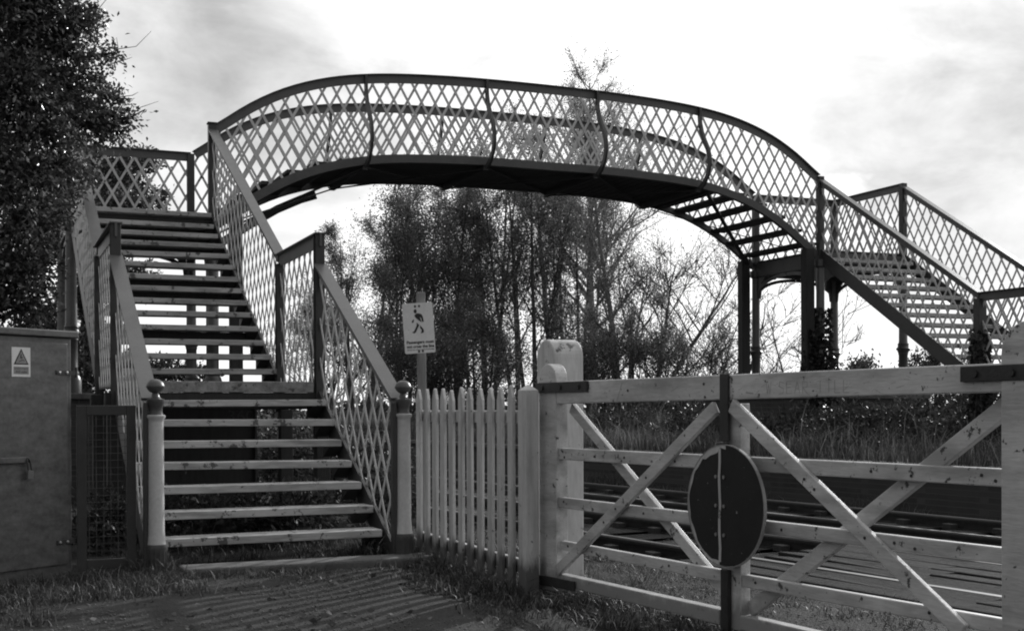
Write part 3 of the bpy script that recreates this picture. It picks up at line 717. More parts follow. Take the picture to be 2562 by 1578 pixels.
bd = MB().prism(rc, BC, BX, BY, -SNn, .004).build('sign_board', 'sign_white', sg)
# pictogram and wording measured on the plate: (x from centre, y from centre), metres
def pk(x, y): return ((x - 302) * .000605, (548 - y) * .000605)
mb = MB(); FO = BC + SNn * .0012
def shape(pts): mb.prism([pk(*p) for p in pts], FO, BX, BY, SNn, .0006)
shape([(268 + 21 * math.cos(a), 318 + 29 * math.sin(a)) for a in np.linspace(0, 2 * math.pi, 17)[:-1]])
shape([(252, 372), (288, 345), (320, 350), (350, 362), (366, 392), (376, 464), (352, 464), (344, 415), (326, 398), (345, 470), (300, 436), (268, 404)])
shape([(246, 428), (234, 472), (212, 470), (216, 446), (232, 430)])
shape([(276, 472), (312, 506), (290, 545), (262, 600), (236, 618), (206, 602), (232, 592), (254, 556), (276, 510)])
shape([(322, 512), (346, 540), (366, 570), (368, 606), (348, 616), (322, 620), (336, 600), (340, 575), (320, 548)])
for (x, y) in ((270, 252), (325, 250), (285, 865), (337, 862)):
    shape([(x + 15 * math.cos(a), y + 17 * math.sin(a)) for a in np.linspace(0, 2 * math.pi, 13)[:-1]])
mb.build('pictogram', 'sign_black', bd)
mb = MB()
lettering(mb, 'Passengers must', .033, FO + BX * .005 + BY * (-.118), BX, BY, .224, .0012)
lettering(mb, 'not cross the line', .033, FO + BX * .005 + BY * (-.150), BX, BY, .224, .0012)
lettering(mb, 'Except by means of the footbridge', .013, FO + BX * .006 + BY * (-.1775), BX, BY, .222, .0003)
mb.build('lettering', 'sign_black', bd)

# ------------------------------------------------------------------ electrical cabinet
CR = Vector((.61, 9.73, GZ)); CD = Vector((-math.sin(R(54)), -math.cos(R(54)), 0)); CNf = Vector((math.cos(R(54)), -math.sin(R(54)), 0)) # CNf faces viewer
CNf = Vector((CD.y, -CD.x, 0)); 
if CNf.dot(Vector((0, -1, 0))) < 0: CNf = -CNf
cab = thing('electrical_cabinet', CR + CD * .6, 'grey galvanised electrical cabinet with a warning triangle and padlock', 'cabinet')
CW, CH, CDp = 1.25, 1.80, .55
Zv = Vector((0, 0, 1))
body = MB().obox(CR - CNf * CDp, CD * CW, CNf * CDp, Zv * (CH - .06)).build('body', 'cabinet', cab, None, .006)
MB().obox(CR - CNf * (CDp + .03) - CD * .035 + Zv * (CH - .058), CD * (CW + .07), CNf * (CDp + .075), Zv * .05).build('lid', 'cabinet', cab, None, .008)
door = MB().obox(CR + CD * .045 + CNf * .002 + Zv * .10, CD * (CW - .09), CNf * .016, Zv * (CH - .20)).build('door', 'cabinet', cab, None, .005)
for z in (.265, -.96):
    h = MB().obox(CR - CD * .02 + CNf * .0185 + Zv * (z - GZ - .012), CD * .17, CNf * .008, Zv * .030)
    h.tube([CR - CD * .03 + CNf * .02 + Zv * (z - GZ - .03), CR - CD * .03 + CNf * .02 + Zv * (z - GZ + .045)], .011, 10)
    hh = h.build('hinge', 'steel_grey', cab)
    b = MB()
    for q in (.07, .135): b.lathe(0, 0, [(0, .012), (.006, .011), (.01, .006)], 10)
    for i, q in enumerate((.06, .125)):
        c = CR + CD * q + CNf * .027 + Zv * (z - GZ + .003)
        for k in range(30): 
            v = b.v[i * 30 + k]; b.v[i * 30 + k] = tuple(c + CD * v[0] + Zv * v[1] + CNf * v[2])
    b.build('bolt', 'bright_steel', hh)
MB().obox(CR + CD * .40 + CNf * .0185 + Zv * (.85), CD * .5, CNf * .03, Zv * .04).build('hasp', 'cabinet', cab, None, .004)
# warning label
wc = CR + CD * .445 + CNf * .0195 + Zv * (.335 - GZ)
CX = -CD
wl = MB().prism([(-.077, -.103), (.077, -.103), (.077, .103), (-.077, .103)], wc, CX, Zv, CNf, .0015).build('warning_label', 'sign_white', cab)
mb = MB(); fo = wc + CNf * .0022
mb.prism([(-.062, -.018), (.062, -.018), (.0, .094)], fo, CX, Zv, CNf, .0005); mb.build('triangle_border', 'sign_black', wl)
MB().prism([(-.047, -.009), (.047, -.009), (.0, .075)], fo + CNf * .0011, CX, Zv, CNf, .0005).build('triangle_field', 'sign_grey', wl)
mb = MB(); f2 = fo + CNf * .0024
mb.prism([(-.006, .055), (.004, .055), (-.002, .036), (.010, .036), (.001, .012), (.003, .026), (-.010, .026)], f2, CX, Zv, CNf, .0004)
mb.prism([(-.022, .0), (-.012, .004), (.018, .012), (.024, .004), (.027, .006), (.02, .017), (-.010, .010), (-.024, .004)], f2, CX, Zv, CNf, .0004)
mb.build('shock_symbol', 'sign_black', wl)
MB().prism([(-.062, -.085), (.062, -.085), (.062, -.032), (-.062, -.032)], fo, CX, Zv, CNf, .0005).build('text_panel', 'sign_grey', wl)
mb = MB(); lettering(mb, 'DANGER OF DEATH', .014, f2 - Zv * .046, CX, Zv, .11); lettering(mb, '415 volts', .024, f2 - Zv * .068, CX, Zv, .092)
mb.build('lettering', 'sign_black', wl)
# padlock hanging from the hasp
pc = CR + CD * .40 + CNf * .045 + Zv * .87
pd = thing('padlock', pc, 'small brass padlock hanging from the cabinet hasp', 'padlock')
MB().prism([(-.026, -.135), (.022, -.14), (.028, -.078), (-.02, -.072)], pc, CX, Zv, CNf, .016).build('lock_body', 'column', pd, None, .004)
MB().tube([pc + CX * x + Zv * z + CNf * .008 for x, z in ((-.014, -.073), (-.022, -.03), (-.028, .0), (-.018, .012), (-.006, .0), (.006, -.035), (.014, -.076))], .0052, 8).build('shackle', 'steel_grey', pd, 60)

# ------------------------------------------------------------------ mesh side gate
mg = thing('mesh_panel', (.85, 9.72, GZ), 'dark framed wire mesh panel between cabinet and left newel', 'mesh panel')
fr = MB()
for (x0, x1, z0, z1) in ((.645, .712, GZ + .0, .031), (.995, 1.062, GZ + .0, .031), (.7125, .9945, -.042, .0305), (.7125, .9945, -1.17, -1.10)): fr.box(x0, x1, 9.70, 9.74, z0, z1)
fr.build('frame', 'steel_grey', mg, None, .004)
me_ = MB()
for x in np.arange(.73, .99, .051): me_.tube([(x, 9.718, -1.10), (x + random.uniform(-.003, .003), 9.718, -.04)], .0022, 5, False)
for z in np.arange(-1.09, -.05, .051): me_.tube([(.71, 9.722, z), (.997, 9.722, z + random.uniform(-.003, .003))], .0022, 5, False)
me_.build('wire_mesh', 'steel_grey', mg)

# ------------------------------------------------------------------ relay cabinet in the dark behind the steps
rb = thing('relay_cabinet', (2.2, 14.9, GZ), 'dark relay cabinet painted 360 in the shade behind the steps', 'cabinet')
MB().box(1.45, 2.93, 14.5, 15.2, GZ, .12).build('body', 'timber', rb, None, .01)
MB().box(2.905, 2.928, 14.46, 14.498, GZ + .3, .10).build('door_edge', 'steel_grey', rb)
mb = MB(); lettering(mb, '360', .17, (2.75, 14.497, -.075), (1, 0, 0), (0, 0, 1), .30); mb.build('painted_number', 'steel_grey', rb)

# ------------------------------------------------------------------ plants
def branch(mb, p, d, L, r0, r1, n, wob, sides, sag=0., r=random):
    pts = [Vector(p)]; d = Vector(d).normalized()
    for i in range(n):
        d = (d + Vector((r.uniform(-1, 1), r.uniform(-1, 1), r.uniform(-1, 1))) * wob + Vector((0, 0, sag))).normalized()
        pts.append(pts[-1] + d * (L / n))
    mb.tube(pts, [r0 + (r1 - r0) * i / n for i in range(n + 1)], sides, False); return pts, d
def tree(name, base, H, spread, seed, label, cat='tree', bark='bark', leaf='leaf_tree', lsize=.11, nleaf=9000, prim=16, up=.9, start=.22, lean=(0, 0), stems=1, trunk_r=None, lspread=.16, taper=1., droop=-.02, group=None, topbias=0., gap=0., sec=7, tert=4, wob=.06):
    r = random.Random(seed); q = np.random.default_rng(seed)
    base = Vector(base); root = thing(name, base, label, cat, group)
    tr = MB(); tips = []; tw = []
    R0 = trunk_r or H * .016
    for st in range(stems):
        a = 2 * math.pi * st / max(stems, 1) + r.random(); off = Vector((math.cos(a), math.sin(a), 0)) * (0 if stems == 1 else .25 + .15 * r.random())
        d0 = Vector((lean[0] + (off.x * .35), lean[1] + (off.y * .35), 1))
        hh = H * (1 if st == 0 else r.uniform(.7, .95))
        pts, _ = branch(tr, base + off - Vector((0, 0, .15)), d0, hh, R0, R0 * .12, 9, wob, 8, .01, r)
        for i in range(prim // stems):
            f = start + (1 - start) * ((i + r.random()) / (prim // stems)) ** .9; f = min(f, .985)
            k = f * 9; p = pts[int(k)].lerp(pts[min(int(k) + 1, 9)], k - int(k))
            az = i * 2.4 + r.uniform(-.6, .6); sh = math.sin(math.pi * min(1, (f - start) / (1 - start) * .85 + .22)) ** taper
            L = spread * max(sh, .34) * r.uniform(.7, 1.2); dv = Vector((math.cos(az), math.sin(az), up * r.uniform(.7, 1.4)))
            rr = R0 * (1 - f * .8) * .5
            bp, _ = branch(tr, p, dv, L, rr, rr * .25, 5, .16, 5, .03, r)
            for j in range(sec):
                g = r.uniform(.25, 1.); kk = g * 5; pp = bp[min(int(kk), 4)].lerp(bp[min(int(kk), 4) + 1], min(kk - min(int(kk), 4), 1))
                dv2 = (bp[-1] - bp[0]).normalized() + Vector((r.uniform(-1, 1), r.uniform(-1, 1), r.uniform(-.4, 1))) * .8
                b2, _ = branch(tr, pp, dv2, L * r.uniform(.3, .6), max(rr * .3, .01), max(rr * .1, .006), 4, .2, 4, .02 + droop, r)
                tw.append(b2)
                for m in range(tert):
                    pp = b2[r.randint(1, 4)]; dv3 = (b2[-1] - b2[0]).normalized() + Vector((r.uniform(-1, 1), r.uniform(-1, 1), r.uniform(-.6, .8))) * .9
                    b3, _ = branch(tr, pp, dv3, L * r.uniform(.15, .35), max(rr * .12, .006), .003, 3, .25, 3, droop, r); tw.append(b3)
    tr.build('trunk', bark, root, 60)
    if nleaf:
        segs = np.array([[list(b[i]), list(b[i + 1])] for b in tw for i in range(len(b) - 1)])
        if gap:
            c = q.uniform(-1, 1, (6, 3)); 
        i = q.integers(0, len(segs), nleaf); t = q.random((nleaf, 1))
        P = segs[i, 0] * (1 - t) + segs[i, 1] * t + q.normal(size=(nleaf, 3)) * lspread * (.5 + q.random((nleaf, 1)))
        P = P[P[:, 2] > base.z + .2]
        link('crown', leaves_mesh('crown', P, lsize, .6, None, 1., q), leaf, root)
    return root
def pos(u, D, z): # plan position from bearing (pixel column of the photograph) and distance, used once to lay out the wood
    l = (u - 1281) / 3147 * D; return (.3891 * D + l * .9212, .9212 * D - l * .3891, z)
PZ = -.85
TG = 'trees beyond the far platform'
tree('scrub_tree', pos(895, 42, PZ), 7.0, 2.7, 1, 'low bushy tree left of the warning sign, against the sky', nleaf=21532, lsize=0.063, prim=22, stems=4, start=.15, up=1.3, group=TG, sec=9, lspread=0.105)
tree('alder_tree', pos(1015, 38, PZ), 7.6, 2.2, 2, 'full leafy tree at the left edge of the wood', nleaf=35200, lsize=0.063, prim=39, stems=4, start=.12, group=TG, trunk_r=.085, sec=9, lspread=0.194, up=1.4)
tree('alder_tree', pos(1110, 36, PZ), 8.2, 1.9, 3, 'densest dark tree directly above the warning sign', nleaf=35200, lsize=0.063, prim=44, stems=4, start=.1, group=TG, trunk_r=.085, sec=9, lspread=0.218, up=1.3)
tree('alder_tree', pos(1215, 40, PZ), 9.8, 2.0, 4, 'tall dark tree right of the warning sign', nleaf=35200, lsize=0.063, prim=41, stems=5, start=.14, group=TG, trunk_r=.085, sec=9, lspread=0.207, up=1.5)
tree('alder_tree', pos(1330, 36, PZ), 8.9, 1.8, 5, 'many stemmed tree behind the white gate post', nleaf=28188, lsize=0.063, prim=39, stems=6, start=.2, group=TG, trunk_r=.085, sec=9, lspread=0.194, up=1.6)
tree('alder_tree', pos(1440, 38, PZ), 9.2, 1.7, 6, 'dark upright tree just right of the gate post', nleaf=20357, lsize=0.063, prim=36, stems=5, start=.22, group=TG, trunk_r=.085, sec=9, lspread=0.184, up=1.6)
tree('birch_tree', pos(1490, 43, PZ), 11.9, 2.9, 7, 'tall slender birch whose tip rises above the bridge handrail', bark='birch', leaf='leaf_birch', nleaf=17000, lsize=0.056, prim=44, start=.3, up=.85, group=TG, sec=9, lspread=0.126, droop=-.05, taper=.7)
tree('birch_tree', pos(1392, 40, PZ), 9.2, 1.2, 8, 'thin pale stemmed birch leaning in the middle of the wood', bark='birch', leaf='leaf_birch', nleaf=5075, lsize=0.056, prim=16, start=.4, up=1.5, lean=(-.12, 0), group=TG)
tree('birch_tree', pos(1548, 35, PZ), 8.6, 1.6, 9, 'pale barked birch beneath the right half of the span', bark='birch', leaf='leaf_birch', nleaf=15660, lsize=0.056, prim=26, start=.2, up=1.4, group=TG, sec=9, lspread=0.144, trunk_r=.11)
tree('bare_tree', pos(1605, 34, PZ), 6.6, 2.7, 10, 'half bare tree with limbs spreading right under the arch', nleaf=5220, lsize=0.056, prim=30, stems=3, start=.18, up=.95, lean=(.3, .05), group=TG, lspread=0.180, trunk_r=.10, sec=8, wob=.13)
tree('scrub_tree', pos(1600, 31, PZ), 3.5, 1.5, 11, 'rounded bush in front of the half bare tree', nleaf=17617, lsize=0.048, prim=20, stems=4, start=.1, group=TG, sec=9, lspread=0.130)
tree('scrub_tree', pos(1735, 31, PZ), 2.9, 1.4, 12, 'low bush left of the far timber props', nleaf=9425, lsize=0.048, prim=18, stems=4, start=.1, group=TG, sec=9, lspread=0.130)
tree('scrub_tree', pos(800, 44, PZ), 4.6, 2.2, 18, 'low thicket seen through the lattice of the half landing', nleaf=20250, lsize=.06, prim=22, stems=4, start=.1, group=TG, sec=9, lspread=0.131)
tree('bare_tree', pos(1822, 33, PZ), 3.9, 2.4, 13, 'leafless shrub with crooked stems beside the far timber prop', nleaf=362, lsize=0.059, prim=18, stems=3, wob=.2, start=.2, up=.8, group=TG, sec=6, trunk_r=.07)
tree('bare_tree', pos(1935, 36, PZ), 3.6, 2.9, 14, 'leafless thin twigged shrub seen between the far columns', nleaf=507, lsize=0.059, prim=18, stems=3, wob=.18, lean=(.35, 0), start=.12, up=.55, group=TG, sec=6, trunk_r=.06)
tree('scrub_tree', pos(1180, 33, PZ), 3.6, 1.5, 15, 'dark undergrowth bush behind the pickets', nleaf=23490, lsize=0.056, prim=20, stems=4, start=.08, group=TG, sec=9, lspread=0.154)
tree('scrub_tree', pos(1040, 33, PZ), 3.4, 1.4, 16, 'dark bush at the foot of the wood, behind the sign post', nleaf=21532, lsize=0.056, prim=20, stems=4, start=.08, group=TG, sec=9, lspread=0.154)
tree('scrub_tree', pos(1480, 31, PZ), 2.5, 1.5, 17, 'dense bush low behind the gate top rail', nleaf=17617, lsize=0.048, prim=20, stems=4, start=.06, group=TG, sec=9, lspread=0.146)

# big broadleaf by the near stairs
def leafy_mass(name, trunk_pts, blobs, n, lsize, seed, label, cat, leaf, bark='bark', twigs=60, hang=.0, aspect=.5, shell=.5, bare=()):
    q = np.random.default_rng(seed); r = random.Random(seed); root = thing(name, trunk_pts[0], label, cat)
    tb = MB(); tb.tube(trunk_pts, [.16 * (1 - .75 * i / (len(trunk_pts) - 1)) for i in range(len(trunk_pts))], 10, False)
    tot = sum(b[1] * b[2] * b[3] for b in blobs) ** 1.0; Ps = []; Ds = []
    wts = np.array([(b[1] * b[2] * b[3]) ** .67 for b in blobs]); wts /= wts.sum()
    for b, w in zip(blobs, wts):
        c = np.array(b[0]); rad = np.array(b[1:4]); m = int(n * w)
        tp = min(trunk_pts, key=lambda t: (Vector(t) - Vector(b[0])).length)
        tb.tube([tp, Vector(tp).lerp(Vector(b[0]), .5) + Vector((0, 0, .15)), b[0]], [.06, .04, .02], 5, False)
        # twigs radiate from the blob centre and carry the leaves in sprays
        nt = max(14, int(twigs * w * len(blobs)))
        D = unit(q.normal(size=(nt, 3)) + np.array([0, 0, .15])); ends = c + D * rad * q.uniform(.65, 1.12, (nt, 1))
        for k in range(nt):
            mid = c * .5 + ends[k] * .5 + q.normal(size=3) * .06
            tb.tube([tuple(c), tuple(mid), tuple(ends[k])], [.012, .008, .003], 3, False)
        i = q.integers(0, nt, m); t = q.random((m, 1)) ** shell
        sp = .05 + .17 * (1 - t)
        P = c + (ends[i] - c) * t + q.normal(size=(m, 3)) * sp * .75
        Ps.append(P); Ds.append(D[i] * .8 + np.array([0, 0, -hang]))
    for b in bare: tb.tube(b, [.007 - .005 * i / (len(b) - 1) for i in range(len(b))], 4, False)
    tb.build('trunk', bark, root, 60)
    P = np.concatenate(Ps); link('crown', leaves_mesh('crown', P, lsize, aspect, np.concatenate(Ds), .75, q), leaf, root)
    return root
def at(u, v, D): # bearing, height and distance -> plan position
    l = (u - 1281) / 3147 * D; return (.3891 * D + l * .9212, .9212 * D - l * .3891, (1024 - v) / 3147 * D)
B = []
for (u, v, D, a, b, c) in ((60, 40, 13.2, .62, .7, .5), (150, 110, 13.4, .45, .6, .42), (40, 230, 13., .6, .7, .5), (165, 230, 13.6, .42, .5, .33), (90, 330, 13.2, .5, .6, .4), (215, 315, 14.0, .38, .45, .22), (140, 420, 13.3, .38, .5, .35),
                           (30, 440, 12.8, .5, .6, .45), (50, 560, 12.8, .45, .6, .4), (110, 540, 13.2, .3, .5, .36), (30, 680, 12.8, .42, .6, .4), (95, 670, 13.4, .26, .45, .3), (50, 770, 12.9, .42, .5, .28), (-60, 150, 13, .7, .8, .8), (-70, 420, 12.8, .6, .8, .7), (-80, 680, 12.6, .5, .7, .5), (-30, -60, 13, .8, .8, .5), (120, -50, 13.4, .5, .6, .4), (265, 300, 14.2, .22, .3, .14)):
    B.append((at(u, v, D), a, b, c))
for (u, v, D, a, b, c) in ((235, 55, 13.5, .16, .3, .12), (262, 140, 13.8, .16, .3, .1), (285, 245, 14, .14, .3, .09), (320, 300, 14.2, .16, .2, .08), (250, 205, 13.8, .2, .3, .12), (300, 335, 14.2, .16, .3, .07), (195, 30, 13.4, .2, .3, .12), (180, 480, 14.2, .22, .3, .12), (215, 430, 14.5, .16, .3, .1)):
    B.append((at(u, v, D), a, b, c))
bt = at(-140, 900, 13.6)
leafy_mass('broadleaf_tree', [(bt[0], bt[1], GZ), (bt[0] + .05, bt[1], 1.0), (bt[0] + .15, bt[1] + .1, 2.5), (bt[0] + .35, bt[1] + .1, 3.6), (bt[0] + .5, bt[1] + .2, 4.6)], B, 44000, .062, 21,
           'big glossy leaved tree overhanging the near stairs from the left', 'tree', 'leaf_gloss', twigs=90, hang=.35, shell=.38, bare=[[at(250, 120, 13.6), at(300, 124, 13.8), at(345, 118, 14.0), at(383, 80, 14.2)], [at(245, 60, 13.4), at(255, 20, 13.5), at(280, -10, 13.6)], [at(270, 165, 13.8), at(320, 150, 14), at(335, 145, 14)], [at(290, 245, 14), at(335, 240, 14.1), at(350, 232, 14.2)], [at(320, 300, 14.2), at(355, 270, 14.3), at(400, 255, 14.4)], [at(280, 155, 13.8), at(300, 120, 13.9), at(296, 95, 14)]])
B2 = [(at(u, v, D), a, b, c) for (u, v, D, a, b, c) in ((270, 420, 23.5, .7, .6, .4), (210, 470, 23, .6, .6, .5), (330, 460, 24, .55, .5, .32), (360, 400, 24, .35, .4, .2), (300, 520, 23, .7, .6, .35), (160, 560, 22.5, .6, .6, .6), (390, 500, 24, .25, .3, .2), (230, 620, 22.5, .8, .6, .5), (300, 700, 22.5, .8, .6, .4), (200, 760, 22.5, .6, .6, .5))]
b2 = at(215, 960, 23); leafy_mass('small_tree', [(b2[0], b2[1], GZ), (b2[0], b2[1], 1.5), (b2[0] + .2, b2[1], 3.2)], B2, 22000, .085, 22, 'smaller tree behind the lattice of the near top landing', 'tree', 'leaf_gloss', twigs=60)
B3 = [(at(u, v, D), a, b, c) for (u, v, D, a, b, c) in ((60, 900, 19, .9, .6, .5), (190, 905, 20.5, .5, .5, .5), (235, 880, 21, .3, .4, .5), (110, 830, 20, .5, .5, .4), (290, 940, 21.5, .7, .5, .4), (430, 935, 23, .9, .5, .25))]
b3 = at(150, 1010, 20.5); leafy_mass('hedge_bush', [(b3[0], b3[1], GZ), (b3[0], b3[1], -.2), (b3[0], b3[1], .6)], B3, 12000, .10, 23, 'sunlit bush behind the column at the left of the stairs', 'bush', 'bramble', twigs=60)
# bramble scrub: under the stairs and along the platform
def bush(u, D, rx, rz, n, seed, label, leaf='bramble', ls=.07, zb=GZ):
    c = at(u, 1024, D); z = zb + rz * .8
    return leafy_mass('bramble_bush', [(c[0], c[1], zb), (c[0], c[1], z - rz * .2), (c[0], c[1], z + .1)], [((c[0], c[1], z), rx, rx * .8, rz), ((c[0] + rx * .5, c[1] + .2, z - rz * .2), rx * .7, rx * .6, rz * .8), ((c[0] - rx * .5, c[1] - .1, z - rz * .25), rx * .7, rx * .6, rz * .7)], n, ls, seed, label, 'bush', leaf, twigs=40)
bush(560, 11.6, .5, .26, 1500, 31, 'low bramble under the middle of the near steps'); bush(745, 11.8, .45, .3, 1300, 32, 'low bramble under the right side of the near steps'); bush(470, 12.2, .4, .24, 1000, 33, 'low bramble under the left side of the near steps')
bush(905, 15.5, .75, .55, 2600, 35, 'dark shrub behind the right lattice of the lower steps'); bush(770, 17.0, 1.0, .72, 5200, 36, 'dark shrub seen under the half landing of the near stairs'); bush(975, 13.2, .5, .35, 1500, 37, 'dark low shrub just behind the right newel')
bush(265, 10.9, .35, .32, 900, 34, 'weedy clump behind the wire mesh panel')
for i, (u, D, rx, rz, lab) in enumerate(((1985, 21, 1.0, .45, 'bramble below the ivy clad far prop'), (2150, 20.5, 1.2, .5, 'bramble thicket beneath the far stairs, left half'), (2300, 20., 1.2, .55, 'bramble thicket beneath the far stairs, right half'), (2460, 19, 1.2, .42, 'bramble at the foot of the far stair landing post'), (1760, 24, 1.2, .4, 'dark bramble left of the far brick pier'), (1560, 27, 1.6, .45, 'dark bramble along the platform behind the long grass'))):
    bush(u, D, rx, rz, 3800, 40 + i, lab, 'bramble', .085, PFZ)
def ivy(name, x, y, z0, z1, w, n, seed, label, flare):
    q = np.random.default_rng(seed); root = thing('ivy_plant', (x, y, z0), label, 'ivy')
    tb = MB()
    for k in range(7): a = q.uniform(0, 6.28); branch(tb, (x + w * math.cos(a), y + w * math.sin(a), z0), (0, 0, 1), (z1 - z0) * q.uniform(.5, .95), .012, .004, 6, .06, 4)
    tb.build('stem', 'twig', root)
    t = q.random(n) ** 1.6; a = q.uniform(0, 2 * np.pi, n); rr = (w + .03 + flare * (1 - t) ** 2.2 * q.random(n)) * q.uniform(.9, 1.25, n)
    P = np.stack([x + rr * np.cos(a), y + rr * np.sin(a), z0 + t * (z1 - z0)], 1)
    link('foliage', leaves_mesh('foliage', P, .085, .9, np.stack([np.cos(a), np.sin(a), 0 * a - .6], 1), .5, q), 'leaf_ivy', root)
ivy('ivy', X2 - .17, YA - .02, .05, 1.35, .07, 2000, 51, 'ivy climbing the right hand far timber prop', .30)
ivy('ivy', X2 + .05, YA, .05, 1.75, .07, 1700, 52, 'ivy climbing the far column beside the timber prop', .34)
ivy('ivy', X2, YF2, -.7, 1.15, .06, 1500, 53, 'ivy climbing the far stair landing post', .12)

# distant hedges and field trees
q = np.random.default_rng(77)
hv = []
for x0, y0, x1, y1, h, k in ((40, 95, 120, 60, 3.0, 9000), (-30, 120, 38, 97, 1.9, 5200)):
    t = q.random(k); prof = .55 + .45 * np.sin(t * 23) ** 2 * q.uniform(.8, 1, k) + .18 * np.sin(t * 61)
    hv.append(np.stack([x0 + (x1 - x0) * t + q.normal(size=k) * .8, y0 + (y1 - y0) * t + q.normal(size=k) * .8, GZ + h * prof * q.random(k) ** .6], 1))
tag(link('far_hedgerow', leaves_mesh('far_hedgerow', np.concatenate(hv), .55, .8, None, 1., q), 'leaf_far'), 'low dark hedgerow along the far horizon', 'hedge', kind='stuff')
for i, (u, D, H_, sp, lab) in enumerate(((2150, 80, 4.1, 1.6, 'small round field tree left of the far right column'), (2270, 82, 4.2, 1.5, 'field tree just right of the far right column'), (2335, 80, 4.8, .9, 'tall thin field tree on the horizon below the far stringer'), (2395, 78, 4.3, 1.5, 'field bush at the foot of the far stringer'), (2050, 84, 3.6, 1.4, 'low field bush seen between the far columns'))):
    tree('field_tree', pos(u, D, GZ), H_, sp, 60 + i, lab, nleaf=2500, lsize=.24, prim=12, stems=2, start=.25, leaf='leaf_far', group='field trees on the horizon', lspread=.3, sec=4, tert=2)

# ------------------------------------------------------------------ grass (uncountable)
def scatter(n, x0, x1, y0, y1, q): return q.uniform(x0, x1, n), q.uniform(y0, y1, n)
q = np.random.default_rng(5)
P, Hh = [], []
def patch(n, x0, x1, y0, y1, h, cl=.35, dens=None):
    c = np.stack(scatter(max(8, n // 28), x0, x1, y0, y1, q), 1); i = q.integers(0, len(c), n)
    xy = c[i] + q.normal(size=(n, 2)) * cl * .2
    if dens is not None:
        k = q.random(n) < np.array([dens(a, b) for a, b in xy]); xy = xy[k]; i = i[k]
    hs = h * q.uniform(.55, 1.25, len(c))[i]
    P.append(np.stack([xy[:, 0], xy[:, 1], gz(xy[:, 0], xy[:, 1]) - .01], 1)); Hh.append(hs)
patch(5200, -.6, 1.35, 8.35, 9.55, .115); patch(1300, 1.0, 2.2, 9.1, 9.4, .09); patch(1600, 1.05, 1.3, 9.5, 10.6, .16)
patch(1500, -.9, .35, 7.6, 8.5, .10); patch(4200, 2.75, 3.75, 6.3, 9.45, .095); patch(2400, 3.3, 3.9, 5.2, 7.4, .12)
patch(1500, 3.15, 3.32, 7.45, 9.85, .14); patch(3500, 3.35, 4.3, 7.6, 12., .22); patch(900, 2.9, 3.3, 9.6, 10.6, .2)
patch(5200, 3.7, 5.4, 3.8, 9.8, .055); patch(1200, 2.0, 2.9, 8.7, 9.3, .05); patch(2200, 8.3, 9.2, 5.5, 12., .12); patch(2400, 4.2, 5.3, 9., 18., .14)
patch(2600, 1.2, 3.1, 9.7, 14., .12); patch(700, 5.2, 5.75, 4, 9.6, .07)
P = np.concatenate(P); Hh = np.concatenate(Hh)
tag(link('grass', blades_mesh('grass', P, Hh, q.uniform(.0018, .0045, (len(P), 1)), 1.15, q), 'grass'), 'rough grass tufts around the stairs, fence and gate', 'grass', kind='stuff')
P, Hh = [], []
n = 46000; yy = q.uniform(4, 45, n) ** 1.0; dd = 11.86 + q.random(n) ** 1.3 * 3.2
k_ = 11000; dd[:k_] = q.uniform(11.1, 11.68, k_)
xx = dd + xt(yy); cl = .6 + .4 * np.sin(xx * 2.1 + yy * 1.3) * np.sin(yy * .9)
tall = q.random(n) < .05
P = np.stack([xx, yy, np.where(dd < 11.7, GZ - .26, PFZ - .03)], 1); Hh = (.34 + .5 * (dd - 11.9) / 3.2) * cl + .14; Hh[:k_] = (.18 + .42 * (dd[:k_] - 11.1) / .58) * cl[:k_]; tall[:k_] = False; Hh[tall] = Hh[tall] * 1.5 + .2
tag(link('long_grass', blades_mesh('long_grass', P, Hh, .006, .55, q), 'straw'), 'long dry grass covering the far platform', 'grass', kind='stuff')

def stones(name, n, rects, size, mat, label):
    q = np.random.default_rng(91); P = []
    for (x0, x1, y0, y1, w) in rects:
        k = int(n * w); P.append(np.stack([q.uniform(x0, x1, k), q.uniform(y0, y1, k)], 1))
    P = np.concatenate(P); m = len(P); z = gz(P[:, 0], P[:, 1]) + .006
    sz = size * q.uniform(.3, 1., (m, 1)) ** 1.6 * np.array([[1, 1, 1.]])
    base = np.array([[1, 0, 0], [0, 1, 0], [-1, 0, 0], [0, -1, 0], [0, 0, .6], [0, 0, -.6]], float)
    an = q.uniform(0, 6.28, m); c, s_ = np.cos(an), np.sin(an)
    v = np.repeat(base[None], m, 0) * q.uniform(.6, 1.3, (m, 6, 1)) * sz[:, None, :]
    v = np.stack([v[..., 0] * c[:, None] - v[..., 1] * s_[:, None], v[..., 0] * s_[:, None] + v[..., 1] * c[:, None], v[..., 2]], -1) + np.concatenate([P, z[:, None]], 1)[:, None, :]
    i = np.arange(m)[:, None] * 6
    F = np.concatenate([i + np.array([t_]) for t_ in ([0, 1, 4], [1, 2, 4], [2, 3, 4], [3, 0, 4], [1, 0, 5], [2, 1, 5], [3, 2, 5], [0, 3, 5])], 0)
    tag(link(name, npmesh(name, v.reshape(-1, 3), F), mat, None), label, 'gravel', kind='stuff')
M['grit'] = surf('grit_stone', .07, .17, .8, 40., None, .2, 60)
stones('gravel', 9000, ((-.5, 2.9, 6.4, 9.3, .5), (2.6, 3.4, 5., 9., .1), (3.6, 5.5, 3.6, 9.6, .4)), .012, 'grit', 'loose grit and pebbles on the path and behind the gate')
stones('track_stones', 16000, ((4.2, 11.6, 9.7, 22., .6), (8.0, 11.6, 5., 9.7, .4)), .045, 'ballast', 'loose ballast stones between the rails')
q2 = np.random.default_rng(17); k = 420
lx, ly = q2.uniform(-.6, 3.6, k), q2.uniform(6.6, 9.6, k)
